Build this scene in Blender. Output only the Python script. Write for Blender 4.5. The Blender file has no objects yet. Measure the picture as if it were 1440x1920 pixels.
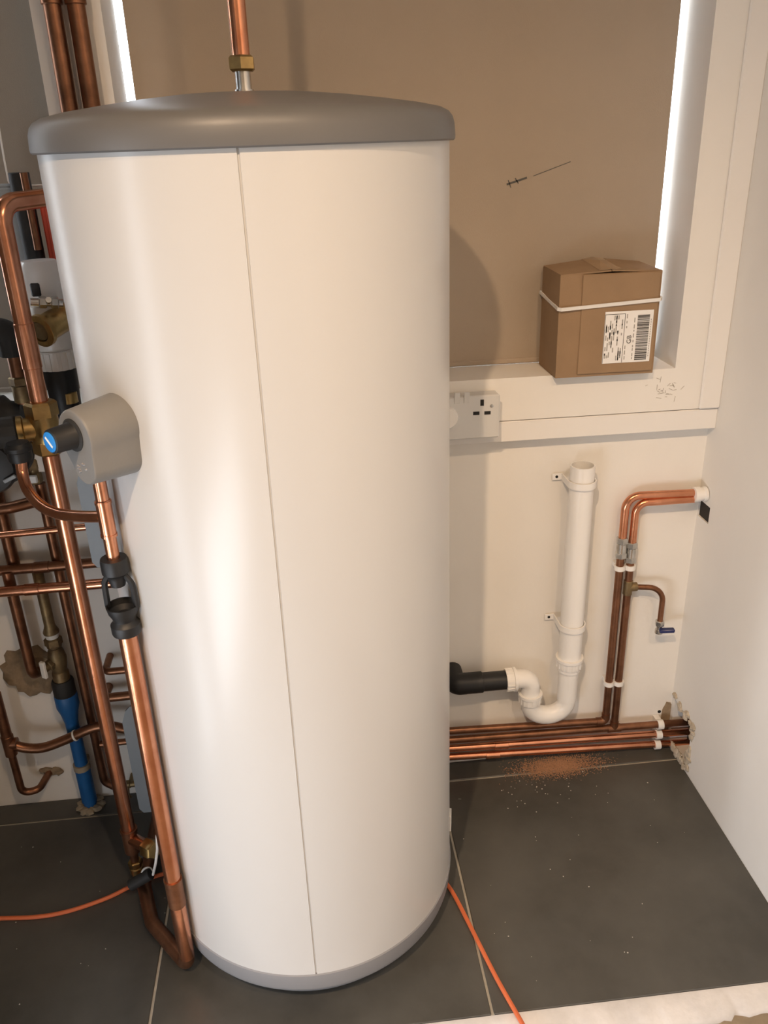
import bpy, math, random
import numpy as np
from mathutils import Vector, Matrix

random.seed(7)
scene = bpy.context.scene
COL = scene.collection

# ------------------------------------------------------------------ camera
CAM_H = 1.397
CEN = np.array([720.0, 960.0])
def _unit(v): return v / np.linalg.norm(v)
_a = np.array([545.0, 272.0]) - CEN          # vanishing point of the room's depth lines
_b = np.array([843.0, 4450.0]) - CEN         # vanishing point of the plumb lines
FPX = float(np.sqrt(-(_a @ _b)))
_Y = _unit(np.array([_a[0], _a[1], FPX])); _Z = -_unit(np.array([_b[0], _b[1], FPX])); _X = np.cross(_Y, _Z)
ROT = np.stack([_X, _Y, _Z])
def ray(px, py): return ROT @ np.array([px - CEN[0], py - CEN[1], FPX])
def W(px, py, Y):
    r = ray(px, py); t = Y / r[1]
    return Vector((r[0] * t, Y, r[2] * t + CAM_H))
def G(px, py, z=0.0):
    r = ray(px, py); t = (z - CAM_H) / r[2]
    return Vector((r[0] * t, r[1] * t, z))

cam_d = bpy.data.cameras.new('camera'); cam = bpy.data.objects.new('camera', cam_d); COL.objects.link(cam)
cam_d.sensor_fit = 'VERTICAL'; cam_d.sensor_height = 36.0; cam_d.lens = FPX / 1920.0 * 36.0
cam_d.clip_start = 0.02; cam_d.clip_end = 60
m = Matrix.Identity(4)
for i in range(3):
    m[i][0] = ROT[i, 0]; m[i][1] = -ROT[i, 1]; m[i][2] = -ROT[i, 2]
m[2][3] = CAM_H
cam.matrix_world = m
scene.camera = cam

# ------------------------------------------------------------------ world, lights, exposure
scene.view_settings.view_transform = 'Standard'
scene.view_settings.look = 'None'
scene.view_settings.gamma = 1.0
scene.view_settings.use_curve_mapping = False
scene.view_settings.exposure = -0.5
world = bpy.data.worlds.new('overcast_sky'); scene.world = world; world.use_nodes = True
bg = world.node_tree.nodes['Background']
bg.inputs['Color'].default_value = (0.86, 0.92, 1.0, 1); bg.inputs['Strength'].default_value = 15.0

CEIL = 2.62
DOWNLIGHTS = [(-0.40, -0.42), (0.48, -0.35)]
LAMP_W = (205.0, 75.0)
LAMP_COL = (1.0, 0.71, 0.46)
# daylight comes in low by a half-raised side shutter and a door left ajar in the left wall (portals for the sky)
REAR = -1.30
XL = -0.86
SIDES = ((-1.25, 0.42, 0.0, 0.50), (0.61, 0.74, 0.0, 1.50))     # y0, y1, z0, z1
def portal(name, loc, sx, sz, rot):
    d = bpy.data.lights.new(name, 'AREA'); d.shape = 'RECTANGLE'; d.size = sx; d.size_y = sz
    d.cycles.is_portal = True
    o = bpy.data.objects.new(name, d); COL.objects.link(o); o.location = loc; o.rotation_euler = rot
for q in SIDES:
    portal('side_daylight', (XL - .1, (q[0] + q[1]) / 2, (q[2] + q[3]) / 2), q[3] - q[2], q[1] - q[0], (0, math.radians(-90), 0))

# ------------------------------------------------------------------ materials
MATS = {}
def mat(name, col, rough=0.5, metal=0.0, noise=0.0, nscale=8.0, bump=0.0, bscale=60.0, coat=0.0, col2=None, emit=0.0, spec=0.5, trans=0.0):
    if name in MATS: return MATS[name]
    mt = bpy.data.materials.new(name); mt.use_nodes = True; MATS[name] = mt
    nt = mt.node_tree; b = nt.nodes['Principled BSDF']
    c = (*col, 1)
    b.inputs['Base Color'].default_value = c
    b.inputs['Roughness'].default_value = rough; b.inputs['Metallic'].default_value = metal
    b.inputs['Coat Weight'].default_value = coat; b.inputs['Coat Roughness'].default_value = 0.12
    b.inputs['Specular IOR Level'].default_value = spec
    b.inputs['Transmission Weight'].default_value = trans
    tc = nt.nodes.new('ShaderNodeTexCoord')
    if noise or col2:
        n = nt.nodes.new('ShaderNodeTexNoise'); n.inputs['Scale'].default_value = nscale; n.inputs['Detail'].default_value = 6; n.inputs['Roughness'].default_value = 0.62
        nt.links.new(tc.outputs['Object'], n.inputs['Vector'])
        r = nt.nodes.new('ShaderNodeValToRGB')
        r.color_ramp.elements[0].position = 0.34; r.color_ramp.elements[1].position = 0.68
        c2 = col2 if col2 else tuple(max(0, x * (1 - noise)) for x in col)
        r.color_ramp.elements[0].color = (*c2, 1); r.color_ramp.elements[1].color = c
        nt.links.new(n.outputs['Fac'], r.inputs['Fac']); nt.links.new(r.outputs['Color'], b.inputs['Base Color'])
    if bump:
        n2 = nt.nodes.new('ShaderNodeTexNoise'); n2.inputs['Scale'].default_value = bscale; n2.inputs['Detail'].default_value = 4
        nt.links.new(tc.outputs['Object'], n2.inputs['Vector'])
        bp = nt.nodes.new('ShaderNodeBump'); bp.inputs['Strength'].default_value = bump; bp.inputs['Distance'].default_value = 0.002
        nt.links.new(n2.outputs['Fac'], bp.inputs['Height']); nt.links.new(bp.outputs['Normal'], b.inputs['Normal'])
    if emit:
        b.inputs['Emission Color'].default_value = c; b.inputs['Emission Strength'].default_value = emit
    return mt

paint = mat('wall_paint', (0.80, 0.77, 0.72), 0.75, noise=0.05, nscale=3.0, bump=0.12, bscale=90)
paint_trim = mat('trim_paint', (0.80, 0.77, 0.73), 0.5, noise=0.04, nscale=4.0, bump=0.05, bscale=40)
block_m = mat('bare_blockwork', (0.20, 0.19, 0.175), 0.9, noise=0.2, nscale=12, bump=0.6, bscale=80)
ceil_paint = mat('ceiling_paint', (0.60, 0.585, 0.56), 0.8, bump=0.05)
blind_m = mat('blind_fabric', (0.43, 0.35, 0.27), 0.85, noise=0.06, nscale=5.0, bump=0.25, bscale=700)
blind_shaded = mat('shaded_blind_fabric', (0.27, 0.225, 0.18), 0.85, noise=0.06, nscale=5.0, bump=0.25, bscale=700)  # darkened copy of the beige fabric; far-left shade put into the colour
tile_m = mat('slate_tile', (0.090, 0.087, 0.078), 0.42, col2=(0.052, 0.050, 0.044), nscale=4.5, bump=0.10, bscale=45)
grout_m = mat('grout', (0.42, 0.39, 0.33), 0.9, noise=0.25, nscale=30)
screed_m = mat('bare_screed', (0.33, 0.26, 0.18), 0.9, col2=(0.20, 0.16, 0.11), nscale=9, bump=0.8, bscale=60)
lime_m = mat('white_bedding', (0.74, 0.72, 0.71), 0.85, noise=0.22, nscale=14, bump=0.5, bscale=50)
enamel = mat('white_enamel', (0.54, 0.535, 0.525), 0.29, bump=0.012, bscale=400)
lid_m = mat('grey_plastic', (0.125, 0.122, 0.120), 0.42, noise=0.04, nscale=6, bump=0.03, bscale=300)
cover_m = mat('grey_cover_plastic', (0.19, 0.186, 0.18), 0.45, noise=0.04, nscale=20, bump=0.05, bscale=300)
base_m = mat('base_grey_plastic', (0.23, 0.23, 0.24), 0.45)
copper = mat('bright_copper', (0.78, 0.37, 0.22), 0.24, 1.0, col2=(0.60, 0.25, 0.14), nscale=22, bump=0.03, bscale=120)
copper_d = mat('dull_copper', (0.33, 0.155, 0.085), 0.38, 0.9, col2=(0.17, 0.078, 0.043), nscale=18, bump=0.06, bscale=100)
brass = mat('brass', (0.56, 0.38, 0.15), 0.34, 1.0, col2=(0.36, 0.24, 0.10), nscale=30, bump=0.05, bscale=150)
brass_d = mat('tarnished_brass', (0.30, 0.22, 0.11), 0.5, 0.8, col2=(0.16, 0.11, 0.06), nscale=30, bump=0.1, bscale=150)
chrome = mat('nickel_plate', (0.70, 0.68, 0.64), 0.25, 1.0, noise=0.3, nscale=40)
black_p = mat('black_plastic', (0.010, 0.010, 0.011), 0.48, noise=0.3, nscale=30)
black_r = mat('black_rubber', (0.018, 0.017, 0.016), 0.7, noise=0.3, nscale=30, bump=0.2, bscale=200)
white_p = mat('white_plastic', (0.82, 0.80, 0.77), 0.32, noise=0.03, nscale=12)
clip_m = mat('clip_plastic', (0.78, 0.76, 0.73), 0.4)
socket_m = mat('socket_plastic', (0.60, 0.595, 0.58), 0.35)
blue_p = mat('blue_plastic', (0.012, 0.11, 0.33), 0.45, noise=0.2, nscale=25)
blue_d = mat('dark_blue_plastic', (0.012, 0.02, 0.10), 0.4)
blue_cap = mat('bright_blue_cap', (0.02, 0.22, 0.62), 0.4)
red_p = mat('red_plastic', (0.75, 0.09, 0.04), 0.4, noise=0.1)
grey_metal = mat('grey_sheet_metal', (0.33, 0.36, 0.38), 0.45, 0.1, noise=0.08, nscale=15)
card = mat('cardboard', (0.31, 0.20, 0.112), 0.85, noise=0.12, nscale=14, bump=0.12, bscale=260)
card_tape = mat('parcel_tape', (0.34, 0.22, 0.12), 0.25, noise=0.1, nscale=25, coat=0.3)
paper = mat('label_paper', (0.80, 0.78, 0.75), 0.6)
ink = mat('label_ink', (0.05, 0.045, 0.04), 0.7)
ink_l = mat('faint_ink', (0.36, 0.34, 0.31), 0.7)
cord_m = mat('white_cord', (0.74, 0.72, 0.69), 0.7)
cable_m = mat('orange_cable', (0.66, 0.155, 0.055), 0.5, noise=0.08, nscale=30)
plaster = mat('rough_filler', (0.33, 0.245, 0.155), 0.95, col2=(0.19, 0.135, 0.085), nscale=25, bump=1.0, bscale=60)
plaster_w = mat('broken_plaster', (0.55, 0.48, 0.38), 0.95, col2=(0.38, 0.32, 0.24), nscale=40, bump=1.0, bscale=80)
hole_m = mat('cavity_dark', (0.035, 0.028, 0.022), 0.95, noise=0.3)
dust_m = mat('brick_dust', (0.42, 0.23, 0.13), 0.95, noise=0.3, nscale=300)
chip_m = mat('plaster_chips', (0.60, 0.56, 0.50), 0.9)
pencil_m = mat('pencil_graphite', (0.10, 0.095, 0.085), 0.7)
scuff_m = mat('grey_scuff', (0.52, 0.47, 0.40), 0.8, noise=0.2, nscale=60)
tape_w = mat('thread_tape', (0.72, 0.70, 0.66), 0.7)
mortar_m = mat('mortar_blob', (0.30, 0.25, 0.18), 0.95, bump=1.0, bscale=70)
glass_m = mat('window_glass', (1, 1, 1), 0.0, trans=1.0)
lamp_m = mat('lamp_lens', (1.0, 0.78, 0.52), 0.4, emit=6.0)
slot_m = mat('slot_black', (0.01, 0.01, 0.01), 0.8)
steel = mat('screw_steel', (0.45, 0.43, 0.40), 0.35, 1.0)

# ------------------------------------------------------------------ mesh helpers
def basis(ax):
    ax = Vector(ax).normalized()
    h = Vector((0, 0, 1)) if abs(ax.z) < 0.9 else Vector((0, 1, 0))
    u = ax.cross(h).normalized(); v = ax.cross(u).normalized()
    return ax, u, v
class MB:
    def __init__(s): s.v = []; s.f = []
    def add(s, vs, fs):
        k = len(s.v); s.v += [Vector(p) for p in vs]; s.f += [[i + k for i in f] for f in fs]; return s
    def box(s, x0, x1, y0, y1, z0, z1, bev=0.0):
        if x0 > x1: x0, x1 = x1, x0
        if y0 > y1: y0, y1 = y1, y0
        if z0 > z1: z0, z1 = z1, z0
        return s.obox(Vector(((x0 + x1) / 2, (y0 + y1) / 2, (z0 + z1) / 2)), (1, 0, 0), (0, 1, 0), (0, 0, 1), (x1 - x0) / 2, (y1 - y0) / 2, (z1 - z0) / 2, bev)
    def obox(s, c, u, v, w, a, b, d, bev=0.0):
        c, u, v, w = Vector(c), Vector(u).normalized(), Vector(v).normalized(), Vector(w).normalized()
        e = min(bev, a * .9, b * .9, d * .9)
        if e <= 0:
            vs = [c + u * (sx * a) + v * (sy * b) + w * (sz * d) for sz in (-1, 1) for sy in (-1, 1) for sx in (-1, 1)]
            return s.add(vs, [(0, 2, 3, 1), (4, 5, 7, 6), (0, 1, 5, 4), (2, 6, 7, 3), (0, 4, 6, 2), (1, 3, 7, 5)])
        vs = []; idx = {}
        for sx in (-1, 1):
            for sy in (-1, 1):
                for sz in (-1, 1):
                    for k in range(3):
                        p = [sx * (a - e), sy * (b - e), sz * (d - e)]
                        p[k] = (sx * a, sy * b, sz * d)[k]
                        idx[(sx, sy, sz, k)] = len(vs)
                        vs.append(c + u * p[0] + v * p[1] + w * p[2])
        fs = []
        I = lambda *q: idx[q]
        for t in (-1, 1):
            fs.append([I(t, -1, -1, 0), I(t, 1, -1, 0), I(t, 1, 1, 0), I(t, -1, 1, 0)])
            fs.append([I(-1, t, -1, 1), I(1, t, -1, 1), I(1, t, 1, 1), I(-1, t, 1, 1)])
            fs.append([I(-1, -1, t, 2), I(1, -1, t, 2), I(1, 1, t, 2), I(-1, 1, t, 2)])
        for p in (-1, 1):
            for q in (-1, 1):
                fs.append([I(p, q, -1, 0), I(p, q, 1, 0), I(p, q, 1, 1), I(p, q, -1, 1)])
                fs.append([I(p, -1, q, 0), I(p, 1, q, 0), I(p, 1, q, 2), I(p, -1, q, 2)])
                fs.append([I(-1, p, q, 1), I(1, p, q, 1), I(1, p, q, 2), I(-1, p, q, 2)])
        for sx in (-1, 1):
            for sy in (-1, 1):
                for sz in (-1, 1):
                    fs.append([I(sx, sy, sz, 0), I(sx, sy, sz, 1), I(sx, sy, sz, 2)])
        return s.add(vs, fs)
    def lathe(s, o, ax, prof, n=24, caps=True, a0=0.0):
        o = Vector(o); ax, u, v = basis(ax)
        vs = []
        for (r, h) in prof:
            for i in range(n):
                a = a0 + 2 * math.pi * i / n
                vs.append(o + ax * h + (u * math.cos(a) + v * math.sin(a)) * r)
        fs = []
        for j in range(len(prof) - 1):
            for i in range(n):
                k = (i + 1) % n
                fs.append((j * n + i, j * n + k, (j + 1) * n + k, (j + 1) * n + i))
        if caps:
            fs.append(list(range(n))[::-1]); fs.append([(len(prof) - 1) * n + i for i in range(n)])
        return s.add(vs, fs)
    def ring(s, o, ax, ri, ro, h0, h1, n=24):
        return s.lathe(o, ax, [(ri, h0), (ro, h0), (ro, h1), (ri, h1), (ri, h0)], n, caps=False)
    def cyl(s, p0, p1, r, n=20, bev=0.0):
        p0, p1 = Vector(p0), Vector(p1); L = (p1 - p0).length
        if bev: prof = [(r - bev, 0), (r, bev), (r, L - bev), (r - bev, L)]
        else: prof = [(r, 0), (r, L)]
        return s.lathe(p0, p1 - p0, prof, n)
    def hex(s, p0, p1, r, n=6, a0=0.3):
        p0, p1 = Vector(p0), Vector(p1); L = (p1 - p0).length; e = L * 0.14
        return s.lathe(p0, p1 - p0, [(r * .84, 0), (r, e), (r, L - e), (r * .84, L)], n, a0=a0)
    def tube(s, pts, r, n=16, fil=0.0, caps=True, rend=None):
        P = [Vector(p) for p in pts]
        Q = [P[0]]
        for i in range(1, len(P) - 1):
            d0 = (P[i] - P[i - 1]); d1 = (P[i + 1] - P[i])
            l0, l1 = d0.length, d1.length; d0.normalize(); d1.normalize()
            ang = d0.angle(d1)
            if fil <= 0 or ang < 0.03: Q.append(P[i]); continue
            t = min(fil * math.tan(ang / 2), l0 * .49, l1 * .49)
            rad = t / math.tan(ang / 2)
            nrm = (d1 - d0 * d1.dot(d0)).normalized()
            c = P[i] - d0 * t + nrm * rad
            k = max(3, int(ang / 0.16))
            for j in range(k + 1):
                a = ang * j / k
                Q.append(c - nrm * (rad * math.cos(a)) + d0 * (rad * math.sin(a)))
        Q.append(P[-1])
        T = []
        for i in range(len(Q)):
            a = Q[max(i - 1, 0)]; b = Q[min(i + 1, len(Q) - 1)]
            T.append((b - a).normalized())
        _, u, _v = basis(T[0])
        vs = []
        for i, q in enumerate(Q):
            if i: u = (T[i - 1].rotation_difference(T[i]) @ u)
            u = (u - T[i] * u.dot(T[i])).normalized(); w = T[i].cross(u)
            rr = r if rend is None else r + (rend - r) * i / (len(Q) - 1)
            for k in range(n):
                a = 2 * math.pi * k / n
                vs.append(q + u * (rr * math.cos(a)) + w * (rr * math.sin(a)))
        fs = []
        for i in range(len(Q) - 1):
            for k in range(n):
                kk = (k + 1) % n
                fs.append((i * n + k, i * n + kk, (i + 1) * n + kk, (i + 1) * n + k))
        if caps:
            fs.append(list(range(n))[::-1]); fs.append([(len(Q) - 1) * n + k for k in range(n)])
        return s.add(vs, fs)
    def prism(s, poly, o, u, v, w, h, bev=0.0, top=1.0):
        # 2-D outline in (u,v), extruded along w by h; top scale and small chamfer
        o, u, v, w = Vector(o), Vector(u), Vector(v), Vector(w)
        n = len(poly); cx = sum(p[0] for p in poly) / n; cy = sum(p[1] for p in poly) / n
        def lay(sc, hh): return [o + u * (cx + (p[0] - cx) * sc) + v * (cy + (p[1] - cy) * sc) + w * hh for p in poly]
        ex = max(max(abs(p[0] - cx), abs(p[1] - cy)) for p in poly)
        L = [lay(1, 0)]
        if bev: L += [lay(top, h - bev), lay(top * (1 - .35 * bev / ex), h - .35 * bev), lay(top * (1 - bev / ex), h)]
        else: L += [lay(top, h)]
        vs = [p for l in L for p in l]; fs = [list(range(n))[::-1]]
        for j in range(len(L) - 1):
            for i in range(n):
                k = (i + 1) % n
                fs.append((j * n + i, j * n + k, (j + 1) * n + k, (j + 1) * n + i))
        fs.append([(len(L) - 1) * n + i for i in range(n)])
        return s.add(vs, fs)
    def blob(s, c, rx, ry, rz, n=10, m=7, jit=0.18):
        c = Vector(c); vs = [c + Vector((0, 0, -rz))]
        for j in range(1, m):
            t = math.pi * j / m
            for i in range(n):
                a = 2 * math.pi * i / n; k = 1 + random.uniform(-jit, jit)
                vs.append(c + Vector((rx * k * math.sin(t) * math.cos(a), ry * k * math.sin(t) * math.sin(a), -rz * k * math.cos(t))))
        vs.append(c + Vector((0, 0, rz)))
        fs = [(0, 1 + (i + 1) % n, 1 + i) for i in range(n)]
        for j in range(m - 2):
            for i in range(n):
                k = (i + 1) % n; a = 1 + j * n
                fs.append((a + i, a + k, a + n + k, a + n + i))
        a = 1 + (m - 2) * n; e = len(vs) - 1
        fs += [(a + i, a + (i + 1) % n, e) for i in range(n)]
        return s.add(vs, fs)

def smooth_path(P, k=6):
    out = []
    for i in range(len(P) - 1):
        p0 = P[max(i - 1, 0)]; p1 = P[i]; p2 = P[i + 1]; p3 = P[min(i + 2, len(P) - 1)]
        for j in range(k):
            s = j / k
            out.append(.5 * ((2 * p1) + (p2 - p0) * s + (2 * p0 - 5 * p1 + 4 * p2 - p3) * s * s + (3 * p1 - p0 - 3 * p2 + p3) * s ** 3))
    out.append(P[-1]); return out
WL = {}
def mk(name, mb, material, parent=None, label=None, cat=None, group=None, kind=None, smooth=35):
    o0 = WL[parent.name] if parent else None
    if o0 is None:
        xs = [p.x for p in mb.v]; ys = [p.y for p in mb.v]; zs = [p.z for p in mb.v]
        org = Vector(((min(xs) + max(xs)) / 2, (min(ys) + max(ys)) / 2, min(zs)))
    else: org = o0
    me = bpy.data.meshes.new(name)
    me.from_pydata([tuple(p - org) for p in mb.v], [], mb.f); me.validate(); me.update()
    import bmesh
    bm = bmesh.new(); bm.from_mesh(me); bmesh.ops.recalc_face_normals(bm, faces=bm.faces); bm.to_mesh(me); bm.free()
    if smooth:
        me.polygons.foreach_set('use_smooth', [True] * len(me.polygons)); me.set_sharp_from_angle(angle=math.radians(smooth))
    me.materials.append(material)
    o = bpy.data.objects.new(name, me); COL.objects.link(o)
    if parent: o.parent = parent
    else: o.location = org
    WL[o.name] = org
    if label: o['label'] = label
    if cat: o['category'] = cat
    if group: o['group'] = group
    if kind: o['kind'] = kind
    return o
def thing(name, label, cat, loc, group=None, kind=None):
    o = bpy.data.objects.new(name, None); COL.objects.link(o); o.location = loc; o.empty_display_size = .05
    o['label'] = label
    if cat: o['category'] = cat
    if group: o['group'] = group
    if kind: o['kind'] = kind
    WL[o.name] = Vector(loc); return o

# ------------------------------------------------------------------ the room
YW, YU, YB, XR = 1.592, 1.562, 1.668, 0.832
SILL, SKIRT, CRACK = 0.966, 0.834, 0.878
OPX = (-0.283, 0.731); PIER = -0.392; WT = 1.680; HEAD = 2.15
b = MB()
b.box(XL - .1, XR + .1, YW, WT, -.05, SKIRT)                       # lower wall
b.box(XL - .1, XR + .1, YU, WT, CRACK + .001, SILL)                # apron under the windows
b.box(XL - .1, XR + .1, YW, WT, SKIRT, CRACK + .001)
b.box(PIER, OPX[0], YU, WT, SILL, HEAD)                            # pier between the windows
b.box(OPX[1], XR + .1, YU, WT, SILL, HEAD)
b.box(XL - .1, XR + .1, YU, WT, HEAD, CEIL)
mk('wall_back', b, paint, label='warm white plastered back wall with two window openings', kind='structure', smooth=0)
mk('trim_1', MB().box(XL, XR, YU - .0005, YW, SKIRT, CRACK - .001, .0015), paint_trim, label='painted horizontal board below the window apron', kind='structure', smooth=0)
mk('trim_2', MB().box(.789, XR, YU - .007, YU, CRACK + .001, CEIL, .0025), paint_trim, label='painted vertical corner strip beside the window', kind='structure', smooth=0)
def wallgrid(mb, x0, x1, ys, zs, holes):
    for i in range(len(ys) - 1):
        for j in range(len(zs) - 1):
            if (i, j) not in holes: mb.box(x0, x1, ys[i], ys[i + 1], zs[j], zs[j + 1])
H1 = (1.482, 1.578, .012, .140); H2 = (1.538, 1.589, .626, .664)
b = MB()
b.box(XR, XR + .1, REAR - .1, H1[0], -.05, CEIL)
b.box(XR, XR + .1, H1[0], YW, -.05, H1[2]); b.box(XR, XR + .1, H1[0], YW, H1[3], H2[2])
b.box(XR, XR + .1, H1[1], YW, H1[2], H1[3])
b.box(XR, XR + .1, H1[0], H2[0], H2[2], H2[3]); b.box(XR, XR + .1, H2[1], YW, H2[2], H2[3])
b.box(XR, XR + .1, H1[0], YW, H2[3], CEIL)
wr = mk('wall_right', b, paint, label='white painted right wall with pipe holes at the corner', kind='structure', smooth=0)
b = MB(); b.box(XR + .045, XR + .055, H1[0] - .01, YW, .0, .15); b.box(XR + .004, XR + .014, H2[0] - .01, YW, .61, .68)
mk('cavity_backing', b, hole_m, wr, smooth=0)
b = MB(); ys_ = [REAR - .1]
for q in SIDES:
    b.box(XL - .1, XL, ys_[-1], q[0], -.05, CEIL); b.box(XL - .1, XL, q[0], q[1], q[3], CEIL); ys_.append(q[1])
b.box(XL - .1, XL, ys_[-1], YW, -.05, CEIL)
mk('wall_left', b, block_m, label='bare grey block left wall with a low shutter opening', kind='structure', smooth=0)
mk('wall_rear', MB().box(XL - .1, XR + .1, REAR - .1, REAR, -.05, CEIL), block_m, label='bare grey block wall behind the viewer', kind='structure', smooth=0)
mk('ceiling', MB().box(XL - .1, XR + .1, REAR - .1, WT, CEIL, CEIL + .08), ceil_paint, label='white painted ceiling', kind='structure', smooth=0)

# floor: bedding slab, tiles, white bedding strip, bare screed
fl = mk('floor', MB().box(XL, XR, .947, YW, -.05, -.0022), grout_m, label='dark slate tiled floor with pale grout joints', kind='structure', smooth=0)
GX = [XL, -0.355, 0.2435, XR]; g = .0024
for (y0, y1) in ((.947, 1.5275 - g), (1.5275 + g, YW)):
    for i in range(3):
        mk('tile', MB().box(GX[i] + (g if i else 0), GX[i + 1] - (g if i < 2 else 0), y0, y1, -.045, 0, .0012), tile_m, fl, smooth=0)
b = MB(); top = []; n = 150
xs = [XL + (XR - XL) * i / n for i in range(n + 1)]
vs = []; fs = []
for i, x in enumerate(xs):
    e = .900 + .006 * math.sin(x * 9) + random.uniform(-.006, .006)
    vs += [(x, .9468, -.003), (x, e + .006, -.004), (x, e, -.012), (x, e, -.03)]
for i in range(n):
    for k in range(3): fs.append((i * 4 + k, i * 4 + 4 + k, i * 4 + 5 + k, i * 4 + 1 + k))
b.add(vs, fs)
mk('bedding_strip', b, lime_m, fl, label='ragged white strip along the tile edge', smooth=60)
b = MB(); nx, ny = 90, 70; vs = []; fs = []
for j in range(ny + 1):
    y = REAR - .1 + (.9468 - REAR + .1) * (j / ny)
    for i in range(nx + 1):
        vs.append((XL + (XR - XL) * i / nx, y, -.014 + random.uniform(-.0015, .0015)))
for j in range(ny):
    for i in range(nx): a = j * (nx + 1) + i; fs.append((a, a + 1, a + nx + 2, a + nx + 1))
b.add(vs, fs); b.box(XL, XR, REAR - .1, .9468, -.05, -.03)
mk('screed', b, screed_m, fl, label='bare brown screed in front of the tiles', smooth=60)

# windows: glass, frame, roller blinds
def window(name, x0, x1, lab, bx0, bx1, blab, tight=False):
    fab = blind_shaded if tight else blind_m
    w = thing(name, lab, None, ((x0 + x1) / 2, WT, SILL), kind='structure')
    mk('pane', MB().box(x0 - .06, x1 + .06, WT + .060, WT + .066, SILL + .01, HEAD), glass_m, w, smooth=0)
    f = MB()
    f.box(x0 - .06, x1 + .06, WT + .001, WT + .05, SILL - .05, SILL + .02); f.box(x0 - .06, x1 + .06, WT + .001, WT + .05, HEAD - .02, HEAD + .06)
    f.box(bx1 - .10, bx1 - .003, WT + .004, WT + .055, SILL, HEAD); f.box(bx0 + .003, bx0 + .10, WT + .004, WT + .055, SILL, HEAD)
    if tight: f.box(x0 - .06, x0 + .06, WT + .001, WT + .055, SILL, HEAD); f.box(x1 - .06, x1 + .06, WT + .001, WT + .055, SILL, HEAD)
    mk('window_frame', f, white_p, w, smooth=0)
    t = thing('roller_blind', blab, 'blind', ((bx0 + bx1) / 2, YB, SILL + .002))
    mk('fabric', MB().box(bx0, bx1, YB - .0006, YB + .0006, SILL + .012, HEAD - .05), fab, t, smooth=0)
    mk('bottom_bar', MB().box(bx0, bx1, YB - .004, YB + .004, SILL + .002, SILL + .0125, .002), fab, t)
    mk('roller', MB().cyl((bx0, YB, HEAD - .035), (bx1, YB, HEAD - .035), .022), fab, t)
window('window_1', OPX[0], OPX[1], 'daylit window behind the beige roller blind', -.266, .7145, 'beige roller blind drawn down behind the hot water cylinder')
window('window_2', XL, PIER, 'shaded window at the far left of the back wall', XL + .004, PIER - .003, 'roller blind at the far left with its shade put into the fabric colour', True)

# ------------------------------------------------------------------ downlights
for i, (x, y) in enumerate(DOWNLIGHTS):
    t = thing('ceiling_downlight', ['round ceiling downlight above the cylinder, out to the left', 'round ceiling downlight on the right of the pair'][i], 'light', (x, y, CEIL - .012), 'ceiling downlights')
    mk('bezel', MB().ring((x, y, CEIL), (0, 0, -1), .034, .045, 0, .006, 32), chrome, t)
    mk('lens', MB().lathe((x, y, CEIL), (0, 0, -1), [(.034, 0), (.034, .003)], 32), lamp_m, t)
    d = bpy.data.lights.new('downlight_lamp', 'SPOT'); d.energy = LAMP_W[i]; d.color = LAMP_COL; d.spot_size = math.radians(150); d.spot_blend = .7; d.shadow_soft_size = .03
    o = bpy.data.objects.new('downlight_lamp', d); COL.objects.link(o); o.parent = t; o.location = (0, 0, -.02)

# ------------------------------------------------------------------ hot water cylinder
CX, CY, CR = -0.0573, 1.2705, 0.277
cyl = thing('hot_water_cylinder', 'tall white hot water cylinder with grey domed lid', 'water cylinder', (CX, CY, 0))
def cylpt(deg, r, z): a = math.radians(deg); return Vector((CX + r * math.cos(a), CY + r * math.sin(a), z))
angs = []
N = 160
for i in range(N):
    a = -90 + 360 * i / N
    if i == 0: continue
    angs.append((a, CR))
s_ = [(-90.33, CR), (-90.25, CR - .0022), (-89.75, CR - .0022), (-89.67, CR)]
ringa = [s_[2], s_[3]] + angs + [(269.67, CR), (269.75, CR - .0022)]
b = MB(); vs = []; fs = []
zl = [0.084, 0.4, 0.8, 1.2, 1.40]
for z in zl: vs += [cylpt(a, r, z) for a, r in ringa]
n = len(ringa)
for j in range(len(zl) - 1):
    for i in range(n):
        k = (i + 1) % n; fs.append((j * n + i, j * n + k, (j + 1) * n + k, (j + 1) * n + i))
b.add(vs, fs)
body = mk('body', b, enamel, cyl, label='white enamelled jacket with one vertical seam')
mk('lid', MB().lathe((CX, CY, 0), (0, 0, 1), [(.10, 1.396), (.2825, 1.396), (.2845, 1.398), (.2850, 1.402), (.2838, 1.418), (.2810, 1.4265), (.276, 1.4325), (.266, 1.4375), (.24, 1.4430), (.20, 1.4490), (.15, 1.4555), (.10, 1.4605), (.05, 1.4632), (.012, 1.464)], 128), lid_m, cyl, label='grey domed plastic lid')
mk('base_ring', MB().lathe((CX, CY, 0), (0, 0, 1), [(.20, .046), (.2715, .046), (.2745, .049), (.2765, .056), (.2790, .085), (.2790, .0895), (.2768, .0915), (.20, .0915)], 128), base_m, cyl, label='grey plastic foot ring')
mk('plinth', MB().lathe((CX, CY, 0), (0, 0, 1), [(.20, 0), (.236, 0), (.243, .004), (.262, .046), (.20, .046)], 96), base_m, cyl, label='inset grey plinth')
# small service plate on the right flank
zp = W(845, 1530, 1.222).z
pn = Vector((math.cos(math.radians(-12)), math.sin(math.radians(-12)), 0))
mk('service_plate', MB().obox(cylpt(-12, CR + .001, zp), pn, (-pn.y, pn.x, 0), (0, 0, 1), .0025, .012, .019, .001), enamel, cyl, label='small white plate low on the right flank')

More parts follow.
